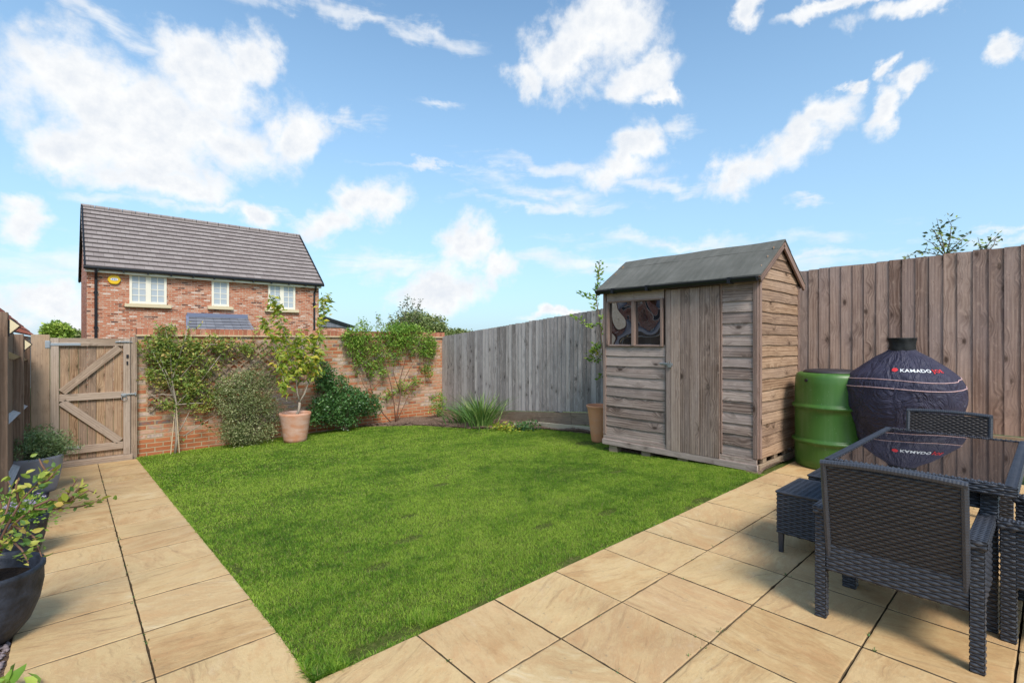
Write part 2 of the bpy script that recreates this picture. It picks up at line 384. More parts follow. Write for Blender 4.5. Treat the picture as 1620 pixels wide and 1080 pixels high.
def covermat():
    m, t = material('navy_cover_fabric')
    uv = t.uv(); p = t.obj()
    n = t.noise(p, 5, 4, 0.6); wv = t.noise(t.vmul(p, (220, 220, 220)), 1, 1)
    fold = t.math('ABSOLUTE', t.math('SUBTRACT', t.noise(t.vmul(uv, (3.5, 3.2, 1)), 1.5, 3, 0.55, 1.8), 0.5))
    c = t.ramp(n, [(0.3, (0.028, 0.026, 0.050)), (0.6, (0.040, 0.037, 0.068)), (0.85, (0.066, 0.060, 0.095))])
    dust = t.noise(p, 18, 4, 0.7)
    c = t.mix(t.n('ShaderNodeMapRange', {0: dust, 1: 0.58, 2: 0.8, 3: 0.0, 4: 0.25}).outputs[0], c, (0.16, 0.15, 0.17))
    finish(t, c, 0.62, t.bump(t.math('ADD', t.math('MULTIPLY', fold, 3.5), t.math('MULTIPLY', wv, 0.08)), 0.6, 0.03), 0.35)
    return m
M['cover'] = covermat()
M['collar'] = plain('black_collar_fabric', (0.012, 0.013, 0.014), 0.75, bump=0.6, bscale=18, bd=0.01)
M['pink_piping'] = plain('pale_pink_piping', (0.55, 0.36, 0.36), 0.6)
M['white_ink'] = plain('white_print', (0.75, 0.75, 0.76), 0.5, namt=0.08)
M['red_ink'] = plain('red_print', (0.62, 0.03, 0.035), 0.5, namt=0.08)
def rattan(name, col, hi):
    m, t = material(name)
    r = t.attr(); p = t.obj(); n = t.noise(p, 30, 3)
    c = t.mix(t.math('ADD', t.math('MULTIPLY', r, 0.6), t.math('MULTIPLY', n, 0.4)), col, hi)
    dust = t.noise(p, 9, 4, 0.7)
    c = t.mix(t.n('ShaderNodeMapRange', {0: dust, 1: 0.55, 2: 0.8, 3: 0.0, 4: 0.22}).outputs[0], c, (0.16, 0.15, 0.16))
    fib = t.noise(t.vmul(t.uv(), (40, 900, 1)), 1, 2)
    finish(t, c, 0.40, t.bump(fib, 0.35, 0.001), 0.5)
    return m
M['rattan'] = rattan('charcoal_rattan_strand', (0.026, 0.028, 0.036), (0.060, 0.064, 0.080))
M['rattan_brown'] = rattan('brown_black_rattan_strand', (0.020, 0.016, 0.015), (0.050, 0.040, 0.038))
M['rattan_under'] = plain('rattan_core', (0.020, 0.019, 0.022), 0.8)  # dark filling inside the weave, its colour paints shade in the gaps
def glassy(name, col, ior=1.9, rough=0.02, wave=0.0, wscale=3.0, metallic=0.0):
    m, t = material(name)
    nb = t.bump(t.noise(t.obj(), wscale, 1, 0.3), 1.0, wave) if wave else None
    sm = t.noise(t.obj(), 25, 4, 0.7)
    finish(t, col, t.math('ADD', rough, t.math('MULTIPLY', t.math('GREATER_THAN', sm, 0.7), 0.05)), nb, 0.5, metallic, **{'IOR': ior})
    return m
M['table_glass'] = glassy('black_tempered_glass', (0.010, 0.009, 0.010), 2.6, 0.015)
M['shed_glass'] = glassy('wavy_shed_glazing', (0.012, 0.014, 0.018), 2.9, 0.02, 0.055, 2.1)
M['house_glass'] = glassy('house_window_glass', (0.42, 0.46, 0.50), 1.5, 0.05, 0.004, 2.0)
M['felt'] = None
def felt():
    m, t = material('green_mineral_roof_felt')
    p = t.obj(); n = t.noise(p, 2.2, 4, 0.6); g = t.noise(p, 190, 2, 0.8); s = t.noise(t.vmul(p, (3, 18, 3)), 1, 3)
    c = t.ramp(t.math('ADD', t.math('MULTIPLY', n, 0.6), t.math('MULTIPLY', s, 0.4)), [(0.3, (0.105, 0.104, 0.090)), (0.55, (0.165, 0.160, 0.142)), (0.8, (0.24, 0.23, 0.205))])
    c = t.mix(t.math('MULTIPLY', g, 0.6), c, t.mix(1.0, c, (0.45, 0.45, 0.45), 'MULTIPLY'))
    finish(t, c, 0.95, t.bump(g, 0.5, 0.003), 0.15)
    return m
M['felt'] = felt()
M['gutter'] = plain('black_gutter_plastic', (0.012, 0.013, 0.016), 0.35)
M['galv'] = plain('galvanised_metal', (0.45, 0.46, 0.48), 0.42, 0.85, nscale=40)
M['iron'] = plain('black_iron', (0.03, 0.03, 0.035), 0.5, 0.6)
M['cream'] = plain('cream_window_paint', (0.78, 0.72, 0.60), 0.5, namt=0.06)
M['stone_sill'] = plain('stone_sill', (0.60, 0.50, 0.33), 0.85, namt=0.15)
M['bluegrey_pot'] = plain('blue_grey_pot_glaze', (0.042, 0.050, 0.074), 0.62, nscale=14, namt=0.75, bump=0.8, bscale=26, bd=0.009)
M['grey_pot'] = plain('grey_fibre_pot', (0.27, 0.26, 0.29), 0.75, nscale=6, namt=0.22, bump=0.15, bscale=40)
M['compost'] = soilmat('potting_compost', (0.012, 0.009, 0.007), (0.035, 0.024, 0.018), (0.085, 0.06, 0.045), 70)
M['concrete'] = plain('pale_concrete_edging', (0.48, 0.40, 0.29), 0.9, nscale=8, namt=0.3, bump=0.4)
def rooftile(name, cs, vscale=3.0):
    m, t = material(name)
    uv = t.uv(); r = t.attr()
    b = t.n('ShaderNodeTexBrick', {'Vector': uv, 'Color1': (0, 0, 0), 'Color2': (1, 1, 1), 'Mortar': (0, 0, 0), 'Scale': 1.0, 'Mortar Size': 0.004, 'Brick Width': 0.30, 'Row Height': 50.0}, offset=0.0)
    w = t.n('ShaderNodeTexWhiteNoise', {'Vector': t.n('ShaderNodeVectorMath', {0: t.vmul(uv, (1 / 0.30, 1, 1))}, operation='FLOOR').outputs[0], 'W': r}, noise_dimensions='4D').outputs[0]
    n = t.noise(uv, 3, 3)
    c = t.ramp(t.math('ADD', t.math('MULTIPLY', w, 0.26), t.math('MULTIPLY', n, 0.62)), [(0.2, cs[0]), (0.5, cs[1]), (0.85, cs[2])])
    c = t.mix(b.outputs['Fac'], c, tuple(x * 0.35 for x in cs[0]))
    finish(t, c, 0.85, t.bump(t.math('ADD', t.math('MULTIPLY', w, 0.4), n), 0.4, 0.01), 0.2)
    return m
M['roof_grey'] = rooftile('grey_brown_roof_tile', ((0.22, 0.18, 0.17), (0.29, 0.245, 0.23), (0.35, 0.30, 0.285)))
M['roof_red'] = rooftile('red_roof_tile', ((0.30, 0.075, 0.04), (0.45, 0.13, 0.07), (0.56, 0.22, 0.13)))
M['slate'] = rooftile('slate_canopy_tile', ((0.12, 0.125, 0.15), (0.19, 0.195, 0.225), (0.26, 0.27, 0.30)))
M['lead'] = plain('lead_flashing', (0.15, 0.17, 0.25), 0.6)
M['render_white'] = brick('pale_weathered_brick', [(0.0, (0.45, 0.36, 0.30)), (0.5, (0.60, 0.52, 0.45)), (1.0, (0.66, 0.60, 0.55))], (0.6, 0.55, 0.48))
M['bark'] = plain('grey_brown_bark', (0.20, 0.145, 0.105), 0.9, nscale=30, namt=0.4, bump=0.6, bscale=60, bd=0.004)
M['bark_pale'] = plain('pale_grey_bark', (0.34, 0.28, 0.22), 0.9, nscale=30, namt=0.35, bump=0.5, bscale=60, bd=0.003)
M['twig_red'] = plain('red_brown_twig', (0.17, 0.085, 0.055), 0.8, nscale=30, namt=0.3)
M['cane'] = plain('bamboo_cane', (0.55, 0.42, 0.27), 0.6, namt=0.2)
M['yellow'] = plain('yellow_alarm_plastic', (0.80, 0.50, 0.02), 0.4, namt=0.05)
M['blue_ink'] = plain('blue_print', (0.05, 0.10, 0.35), 0.5)
M['lens'] = plain('cream_solar_lens', (0.70, 0.58, 0.38), 0.25, namt=0.1)

M['l_rose'] = leafmat('rose_leaves', [(0.10, (0.05, 0.09, 0.020)), (0.36, (0.12, 0.19, 0.04)), (0.60, (0.24, 0.31, 0.065)), (0.80, (0.42, 0.39, 0.09)), (0.97, (0.48, 0.25, 0.12))])
M['l_silver'] = leafmat('silver_green_leaves', [(0.15, (0.06, 0.095, 0.030)), (0.48, (0.145, 0.175, 0.065)), (0.76, (0.28, 0.29, 0.13)), (0.97, (0.52, 0.49, 0.28))], 0.22)
M['l_cherry'] = leafmat('yellowing_cherry_leaves', [(0.15, (0.12, 0.20, 0.025)), (0.45, (0.23, 0.30, 0.035)), (0.72, (0.38, 0.40, 0.055)), (0.90, (0.56, 0.44, 0.05)), (1.0, (0.6, 0.30, 0.06))], 0.4)
M['l_dark'] = leafmat('dark_glossy_leaves', [(0.15, (0.018, 0.055, 0.016)), (0.5, (0.045, 0.115, 0.032)), (0.8, (0.10, 0.20, 0.055)), (1.0, (0.17, 0.28, 0.08))], 0.2, 0.35, 0.5)
M['l_climb'] = leafmat('climber_leaves', [(0.12, (0.045, 0.11, 0.018)), (0.4, (0.12, 0.235, 0.03)), (0.7, (0.23, 0.36, 0.05)), (1.0, (0.38, 0.44, 0.09))])
M['l_twiggy'] = leafmat('dull_dark_leaves', [(0.2, (0.045, 0.065, 0.035)), (0.6, (0.10, 0.125, 0.065)), (1.0, (0.19, 0.19, 0.10))], 0.2)
M['l_far'] = leafmat('far_tree_leaves', [(0.2, (0.075, 0.115, 0.035)), (0.55, (0.15, 0.19, 0.06)), (0.9, (0.26, 0.26, 0.095))], 0.15)
M['l_lime'] = leafmat('bright_far_leaves', [(0.2, (0.12, 0.19, 0.03)), (0.55, (0.24, 0.33, 0.05)), (0.9, (0.38, 0.44, 0.09))], 0.2)
M['l_iris'] = leafmat('strap_leaves', [(0.2, (0.05, 0.12, 0.03)), (0.6, (0.12, 0.22, 0.05)), (0.9, (0.26, 0.33, 0.10)), (1.0, (0.42, 0.38, 0.16))], 0.25)
M['l_berry'] = leafmat('blueberry_leaves', [(0.12, (0.045, 0.115, 0.03)), (0.38, (0.12, 0.20, 0.04)), (0.62, (0.30, 0.34, 0.05)), (0.85, (0.46, 0.42, 0.09)), (1.0, (0.50, 0.24, 0.09))], 0.35)
M['l_conifer'] = leafmat('dark_conifer_foliage', [(0.2, (0.07, 0.12, 0.045)), (0.55, (0.15, 0.22, 0.08)), (0.9, (0.32, 0.39, 0.19))], 0.15)
M['petal'] = leafmat('lilac_petals', [(0.1, (0.28, 0.19, 0.38)), (0.6, (0.45, 0.36, 0.55)), (1.0, (0.62, 0.55, 0.70))], 0.3)

# ------------------------------------------------------------------ leaves
def leafgeo(P, size, rng, up=0.35, hang=0.0, width=0.5, dirs=None, outward=None, ovate=False):
    """arrays for folded leaves at points P"""
    n = len(P)
    d = rng.normal(size=(n, 3)) if dirs is None else dirs + rng.normal(size=(n, 3)) * 0.45
    d[:, 2] = d[:, 2] * 0.7 + up - hang
    d /= np.linalg.norm(d, axis=1)[:, None] + 1e-9
    q = rng.normal(size=(n, 3)); q[:, 2] += 0.7
    if outward is not None: q += outward
    s = np.cross(d, q); s /= np.linalg.norm(s, axis=1)[:, None] + 1e-9
    nn = np.cross(s, d)
    L = (size * (0.6 + 0.8 * rng.random(n)))[:, None]
    W = L * width * 0.5; fold = W * 0.35
    V = np.empty((n, 5, 3))
    V[:, 0] = P
    V[:, 1] = P + d * L * .45 - s * W + nn * fold
    V[:, 2] = P + d * L * .45 + s * W + nn * fold
    V[:, 3] = P + d * L - nn * L * 0.10
    V[:, 4] = P + d * L * .45
    if ovate:
        U = np.empty((n, 8, 3)); dr = nn * L * .10
        U[:, 0] = P; U[:, 7] = P + d * L - dr
        for k, (f_, w_, q_) in enumerate(((.28, .85, .0), (.66, .80, .35))):
            c = P + d * L * f_ - dr * q_
            U[:, 1 + 3 * k] = c - s * W * w_ + nn * fold * w_; U[:, 2 + 3 * k] = c; U[:, 3 + 3 * k] = c + s * W * w_ + nn * fold * w_
        fc = np.array([0, 2, 1, 0, 3, 2, 1, 2, 5, 4, 2, 3, 6, 5, 4, 5, 7, 5, 6, 7])
        Fi = (np.arange(n)[:, None] * 8 + fc[None]).reshape(-1)
        return U.reshape(-1, 3), Fi, np.tile([3, 3, 4, 4, 3, 3], n)
    tri = np.array([[0, 4, 1], [0, 2, 4], [1, 4, 3], [4, 2, 3]])
    Fi = (np.arange(n)[:, None, None] * 5 + tri[None]).reshape(-1)
    return V.reshape(-1, 3), Fi, np.full(n * 4, 3)
def leaves(name, P, size, mat, parent, seed=1, rnd=None, **kw):
    rng = np.random.default_rng(seed); P = np.asarray(P, float)
    V, Fi, sz = leafgeo(P, size, rng, **kw)
    r = rng.random(len(P)) if rnd is None else rnd
    return npmesh(name, V, Fi, np.repeat(r, len(sz) // max(1, len(P))), mat, parent, sz)
def clump_points(blobs, nclust, per, crad, seed, shell=0.35):
    """blobs: (centre, (rx, ry, rz)[, weight]); returns leaf points, cluster centres and a tone per point"""
    rng = np.random.default_rng(seed)
    w = np.array([(b[2] if len(b) > 2 else 1) * (b[1][0] * b[1][1] * b[1][2]) ** 0.667 for b in blobs]); w = w / w.sum()
    ids = rng.choice(len(blobs), nclust, p=w)
    C = []
    for i in ids:
        c, rr = blobs[i][0], np.array(blobs[i][1])
        v = rng.normal(size=3); v /= np.linalg.norm(v)
        k = rng.random() ** (1 / 3) if rng.random() > shell else 0.85 + 0.2 * rng.random()
        C.append(np.array(c) + v * k * rr)
    C = np.array(C)
    tone = rng.random(nclust)
    P = np.repeat(C, per, axis=0) + rng.normal(size=(nclust * per, 3)) * crad
    T = np.clip(np.repeat(tone, per) * 0.55 + rng.random(nclust * per) * 0.5, 0, 1)
    return P, C, T
def stems(mb, base, C, seed, n=30, r0=0.012, mid=None):
    """thin branches from base towards cluster centres"""
    rng = random.Random(seed); base = Vector(base)
    idx = list(range(len(C))); rng.shuffle(idx)
    for i in idx[:n]:
        e = Vector(C[i]); m1 = base.lerp(e, 0.35) + Vector((rng.uniform(-.04, .04), rng.uniform(-.03, .03), rng.uniform(0, .05)))
        m2 = base.lerp(e, 0.72) + Vector((rng.uniform(-.05, .05), rng.uniform(-.03, .03), rng.uniform(-.03, .05)))
        mb.tube([base, m1, m2, e], [r0, r0 * .6, r0 * .38, r0 * .15], 5, rng.random(), cap=False)
def bblob(x, y, rx, ry, b, rd=0.12, w=1.0):
    """an ellipsoid of foliage seen at photo pixel x, y, standing at depth plane b"""
    c = hb(x, y, b); e = hb(x + rx, y, b); f = hb(x, y + ry, b)
    return ((c.x, c.y, c.z), ((e - c).length * 0.95, rd, abs(f.z - c.z)), w)
# ------------------------------------------------------------------ ground, paving, lawn
def sheet(name, xs, ys, zf, mat, kind='structure', dz=0.0):
    V = []; Fc = []
    for y in ys:
        for x in xs: V.append((x, y, zf(x, y) + dz))
    nx = len(xs)
    for j in range(len(ys) - 1):
        for i in range(nx - 1): Fc.append((j * nx + i, j * nx + i + 1, (j + 1) * nx + i + 1, (j + 1) * nx + i))
    me = bpy.data.meshes.new(name); me.from_pydata(V, [], Fc); me.materials.append(mat); me.update()
    o = bpy.data.objects.new(name, me); COL.objects.link(o); o['kind'] = kind
    me.polygons.foreach_set('use_smooth', [True] * len(me.polygons))
    return o
def fr(a, b, st):
    n = max(1, round((b - a) / st)); return [a + (b - a) * i / n for i in range(n + 1)]
xs = [-3000, -800, -200, -60, -20, -8, -4] + fr(-2, 9, 0.5) + [12, 20, 40, 90, 250, 900, 3000]
ys = [-3000, -800, -100, -20, -6] + fr(-2, 11, 0.5) + [13, 18, 24, 40, 90, 300, 1000, 3000]
def zground(x, y):
    z = gz(x, y) - 0.06
    if y > 10.5: z = -0.55 - min(0.75, (y - 10.5) * 0.06)
    return z
sheet('ground', xs, ys, zground, M['ground'])
PB0 = 2.06
def shear(b): return 0.0205 * max(0, b - PB0)
# dark jointing bed under slabs
sheet('paving_bed', fr(-0.16, 6.96, 0.27), fr(-1.4, PB0 - 0.012, 0.25), lambda x, y: gz(x, y), M['joint'], dz=-0.015)
V = MB()
yy = fr(PB0 - 0.2, 10.02, 0.25)
for j in range(len(yy) - 1):
    y0, y1 = yy[j], yy[j + 1]
    V.poly([(-0.185 + shear(y0), y0, gz(0.3, y0) - 0.014), (0.757 + shear(y0), y0, gz(0.3, y0) - 0.014), (0.757 + shear(y1), y1, gz(0.3, y1) - 0.014), (-0.185 + shear(y1), y1, gz(0.3, y1) - 0.014)])
o = V.build('path_bed', M['joint']); o['kind'] = 'structure'
def slab(mb, cs, rng, zo):
    """one riven slab on the four corner points cs (ccw), chipped edge and soft arris"""
    c = sum((Vector(p) for p in cs), Vector()) / 4
    ins = 0.0036; r = rng.random()
    ang = rng.choice([0, 1, 2, 3]) * PI / 2 + rng.uniform(-0.5, 0.5); ou = (rng.uniform(0, 90), rng.uniform(0, 90))
    def uv(p):
        q = Vector(p) - c; return (q.x * math.cos(ang) - q.y * math.sin(ang) + ou[0], q.x * math.sin(ang) + q.y * math.cos(ang) + ou[1])
    tilt = (rng.uniform(-.003, .003), rng.uniform(-.003, .003)); dz = rng.uniform(-.001, .001)
    ring = []   # outline with slightly irregular edge
    N = 12
    for k in range(4):
        a, b = Vector(cs[k]), Vector(cs[(k + 1) % 4])
        for i in range(N):
            p = a.lerp(b, i / N); d = (c - p); d.z = 0; d.normalize()
            j = ins * (1.35 if i == 0 else 1) + rng.choice((0, 0, .001, .002, .0045)) * rng.random() + .0006
            ring.append(p + d * j)
    def lift(p, h): return Vector((p.x, p.y, p.z + h + dz + (p.x - c.x) * tilt[0] + (p.y - c.y) * tilt[1]))
    n0 = len(mb.v); m = len(ring)
    lo = [lift(p, -0.032) for p in ring]; md = [lift(p, -0.0018) for p in ring]; hi = []
    for p in ring:
        d = (c - p); d.z = 0; d.normalize(); hi.append(lift(p + d * 0.007, 0.0))
    mb.v.extend([tuple(p) for p in lo + md + hi])
    for lv in range(2):
        for k in range(m):
            if lv == 0:
                k2 = (k + 1) % m; mb.face([n0 + k, n0 + k2, n0 + m + k2, n0 + m + k], None, -1.0); continue
            k2 = (k + 1) % m; q = [n0 + lv * m + k, n0 + lv * m + k2, n0 + (lv + 1) * m + k2, n0 + (lv + 1) * m + k]
            mb.face(q, [uv(mb.v[i]) for i in q], r)
    q = [n0 + 2 * m + k for k in range(m)]; mb.face(q, [uv(mb.v[i]) for i in q], r)
rng = random.Random(3)
S = 0.4875; A0 = 1.265 - 3 * S; B0 = PB0
mb = MB()
for i in range(0, 15):
    for j in range(0, 8):
        a0 = A0 + i * S; a1 = min(a0 + S, 6.96); b1 = B0 - j * S; b0 = b1 - S
        if a1 - a0 < 0.05: continue
        slab(mb, [(a0, b0, 0), (a1, b0, 0), (a1, b1, 0), (a0, b1, 0)], rng, 0)
o = mb.build('patio', M['paving']); o['kind'] = 'structure'
mb = MB()
for j in range(0, 17):
    b0 = B0 + j * S; b1 = min(b0 + S, 9.98)
    if b1 - b0 < 0.05: break
    for i in range(2):
        a0 = A0 + i * S; a1 = a0 + S
        slab(mb, [(a0 + shear(b0), b0, gz(.3, b0)), (a1 + shear(b0), b0, gz(.3, b0)), (a1 + shear(b1), b1, gz(.3, b1)), (a0 + shear(b1), b1, gz(.3, b1))], rng, 0)
o = mb.build('path', M['paving']); o['kind'] = 'structure'
# timber threshold under the gate
# lawn outline --------------------------------------------------------
def bed_edge(b):    # right-hand limit of the turf (soil bed, concrete edging, shed)
    if b < 2.3: return 5.50
    if b < 4.3: return 5.64
    if b < 6.3: return 6.62
    if b < 7.4: return 6.62 - 0.66 * (b - 6.3) / 1.1
    if b < 9.0: return 5.96 - 0.32 * (b - 7.4) / 1.6
    return 5.64 - 0.75 * (b - 9.0)
def path_edge(b): return 0.772 + shear(b)
ys_ = fr(PB0, 10.16, 0.2)
mb = MB()
for j in range(len(ys_) - 1):
    y0, y1 = ys_[j], ys_[j + 1]
    for i in range(24):
        def P(i_, y): 
            x = path_edge(y) - .01 + (6.95 - path_edge(y)) * i_ / 24; return (x, y, gz(x, y) - 0.012)
        mb.poly([P(i, y0), P(i + 1, y0), P(i + 1, y1), P(i, y1)])
o = mb.build('lawn', M['lawn_soil'], smooth=False); o['kind'] = 'structure'
# soil bed beside the back fence
mb = MB()
yb = fr(2.1, 10.16, 0.15)
for j in range(len(yb) - 1):
    y0, y1 = yb[j], yb[j + 1]
    for i in range(10):
        def P(i_, y):
            e = bed_edge(y) - 0.03; x = e + (6.97 - e) * i_ / 10
            h = 0.0 if i_ == 0 else 0.045 * mnoise.noise(Vector((x * 2.3, y * 2.3, 0))) + 0.035
            return (x, y, gz(x, y) - 0.006 + max(0, h))
        mb.poly([P(i, y0), P(i + 1, y0), P(i + 1, y1), P(i, y1)])
o = mb.build('soil_bed', M['soil'], smooth=True); o['kind'] = 'structure'
# mulch crumbs on the bed
rg = np.random.default_rng(5)
def crumbs(name, pts, size, mat, label=None, cat=None, seed=2):
    rg = np.random.default_rng(seed); n = len(pts)
    base = np.array([[1, 0, 0], [-1, 0, 0], [0, 1, 0], [0, -1, 0], [0, 0, .6], [0, 0, -.6]], float)
    tri = np.array([[0, 2, 4], [2, 1, 4], [1, 3, 4], [3, 0, 4], [2, 0, 5], [1, 2, 5], [3, 1, 5], [0, 3, 5]])
    sc = size * (0.4 + rg.random((n, 1, 1)) ** 2 * 1.4) * (0.6 + 0.8 * rg.random((n, 1, 3)))
    th = rg.random(n) * 6.28; R = np.zeros((n, 3, 3)); R[:, 0, 0] = np.cos(th); R[:, 0, 1] = -np.sin(th); R[:, 1, 0] = np.sin(th); R[:, 1, 1] = np.cos(th); R[:, 2, 2] = 1
    Vv = np.einsum('nij,nkj->nki', R, base[None] * sc * (0.8 + 0.4 * rg.random((n, 6, 3)))) + np.asarray(pts)[:, None, :]
    Fi = (np.arange(n)[:, None, None] * 6 + tri[None]).reshape(-1)
    return npmesh(name, Vv.reshape(-1, 3), Fi, np.repeat(rg.random(n), 8), mat, None, np.full(n * 8, 3))
pts = []
for _ in range(9000):
    b = rg.uniform(4.9, 10.15); e = bed_edge(b); x = rg.uniform(e - .05, 6.95)
    pts.append((x, b, gz(x, b) + 0.012 + 0.045 * max(-.5, mnoise.noise(Vector((x * 2.3, b * 2.3, 0)))) + .012))
o = crumbs('bark_mulch', pts, 0.018, M['soil']); tag(o, kind='stuff')
# gravel strip on the left of the path
V = MB()
for j in range(len(yy) - 1):
    y0, y1 = yy[j], yy[j + 1]
    V.poly([(-0.9, y0, gz(0, y0) - .02), (-0.19 + shear(y0), y0, gz(0, y0) - .018), (-0.19 + shear(y1), y1, gz(0, y1) - .018), (-0.9, y1, gz(0, y1) - .02)])
V.poly([(-0.9, -1.4, -.02), (-0.205, -1.4, -.018), (-0.205, 1.87, -.018), (-0.9, 1.87, -.02)])
o = V.build('gravel_bed', M['soil']); o['kind'] = 'structure'
pts = []
for _ in range(12000):
    b = 1.5 + 8.4 * rg.random() ** 1.6; x = rg.uniform(-0.62, -0.205 + shear(b)); pts.append((x, b, gz(0, b) - .012 + rg.random() * .012))
o = crumbs('gravel', pts, 0.015, M['pebble'], seed=4); tag(o, kind='stuff')

# grass blades ---------------------------------------------------------
def grass(name, seed=11):
    rg = np.random.default_rng(seed); parts = []
    # density falls with distance from the viewpoint side while blades get wider, so the cover stays closed
    for (b0, b1, dens, wd) in ((PB0, 3.2, 36000, .62), (3.2, 4.6, 22000, .82), (4.6, 6.6, 12000, 1.2), (6.6, 10.14, 6200, 2.0)):
        n = int((b1 - b0) * 6.0 * dens)
        b = rg.uniform(b0, b1, n); a = rg.uniform(0.76, 6.75, n)
        pe = 0.772 + 0.0205 * (b - PB0); be = np.array([bed_edge(v) for v in b])
        w1 = 0.02 * np.sin(b * 9) + 0.015 * np.sin(b * 23 + 1)
        keep = (a > pe + 0.018 + 0.016 * np.sin(b * 5) * np.sin(b * 1.7 + 1) + .008 * np.sin(b * 19) + .008 * rg.random(n)) & (b > PB0 + .026 + .022 * np.sin(a * 4.1) * np.sin(a * 1.3) + .010 * np.sin(a * 21) + .008 * rg.random(n)) & (a < be + w1)
        # bare scuffed spots along the patio edge
        for (sa, sb, sr, sq) in ((1.02, 2.12, .10, .5), (1.20, 2.12, .13, .42), (2.42, 2.10, .12, .3), (3.35, 2.5, .12, .4), (1.9, 3.2, .13, .4), (5.9, 4.75, .22, .8), (3.0, 4.4, .1, .6), (1.5, 2.9, .09, .6), (2.2, 3.7, .08, .6), (4.6, 3.3, .1, .5), (4.2, 2.12, .14, .35), (.82, 3.6, .07, 1.6), (2.75, 2.65, .1, .5)):
            dd = ((a - sa) / sr) ** 2 + ((b - sb) / (sr * sq)) ** 2
            keep &= ~((dd < 1) & (rg.random(n) < 0.88))
        a = a[keep]; b = b[keep]; parts.append(np.stack([a, b, np.full(len(a), wd)], 1))
    # ragged fringe spilling over slab edges
    n = 5200; a = rg.uniform(0.77, 5.5, n); a = a[np.sin(a * 7.3) + np.sin(a * 17.1 + 1) + .8 * rg.random(n) > -.2]; n = len(a); parts.append(np.stack([a, np.full(n, PB0) + rg.random(n) * .03 - .006, np.full(n, 1.0)], 1))
    n = 5200; b = PB0 + 8 * rg.random(n) ** 1.3; parts.append(np.stack([0.772 + 0.0205 * (b - PB0) + rg.random(n) * .03 - .003, b, np.full(n, 1.3)], 1))
    A = np.concatenate(parts); n = len(A); a, b, wd = A.T
    s = 0.0655 - 0.0019 * a; e = b - 2.5
    e = np.where(e < -.4, 0, np.where(e > .4, e, (e + .4) ** 2 / 1.6)); z = -s * np.minimum(e, 8.5) - 0.012
    P = np.stack([a, b, z], 1)
    cl = 0.5 + 0.5 * np.sin(a * 5.3 + 2 * np.sin(b * 3.1)) * np.sin(b * 4.7 + 1.7 * np.sin(a * 2.3))
    H = 0.009 + 0.014 * rg.random(n) + 0.006 * cl
    tuft = ((a - 1.35) ** 2 + (b - 2.15) ** 2 < .006) | ((a - .86) ** 2 + (b - 2.12) ** 2 < .01)
    H = np.where(tuft, H + .03, H)
    th = rg.random(n) * 6.28 ; lean = 0.25 + 1.0 * rg.random(n)
    D = np.stack([np.cos(th) * lean, np.sin(th) * lean, np.ones(n)], 1); D /= np.linalg.norm(D, axis=1)[:, None]
    ph = th + 1.57 + rg.normal(size=n) * .5; S_ = np.stack([np.cos(ph), np.sin(ph), np.zeros(n)], 1)
    W = (0.0011 + 0.0010 * rg.random(n)) * wd
    V = np.empty((n, 5, 3)); Hc = H[:, None]
    V[:, 0] = P - S_ * W[:, None]; V[:, 1] = P + S_ * W[:, None]
    mid = P + D * Hc * .6; V[:, 2] = mid - S_ * W[:, None] * .8; V[:, 3] = mid + S_ * W[:, None] * .8
    D2 = D.copy(); D2[:, 2] *= .45; D2[:, :2] *= 1.5
    V[:, 4] = mid + D2 * Hc * .55
    fi = np.array([0, 1, 3, 2, 2, 3, 4]); Fi = (np.arange(n)[:, None] * 5 + fi[None]).reshape(-1)
    sz = np.tile([4, 3], n)
    return npmesh(name, V.reshape(-1, 3), Fi, np.repeat(rg.random(n), 2), M['grass'], None, sz)
g = grass('lawn_grass'); tag(g, kind='stuff')
# a few weeds and moss in the joints
pts = []
for _ in range(110):
    j = random.randint(0, 3); b = B0 - j * S + random.gauss(0, .004); a = random.uniform(0.8, 6.0)
    if random.random() < .5: a = A0 + random.randint(2, 12) * S + random.gauss(0, .004); b = random.uniform(0, 2.0)
    k = random.randint(1, 9)
    for q in range(k): pts.append((a + random.gauss(0, .008), b + random.gauss(0, .008), -0.004))
for _ in range(45):
    b = random.uniform(2.3, 9); a = A0 + S + shear(b) + random.gauss(0, .004)
    for q in range(random.randint(1, 7)): pts.append((a + random.gauss(0, .006), b + random.gauss(0, .01), gz(.3, b) - 0.004))
o = leaves('joint_weeds', pts, 0.013, M['l_dark'], None, 5, up=0.8, width=0.35); tag(o, kind='stuff')
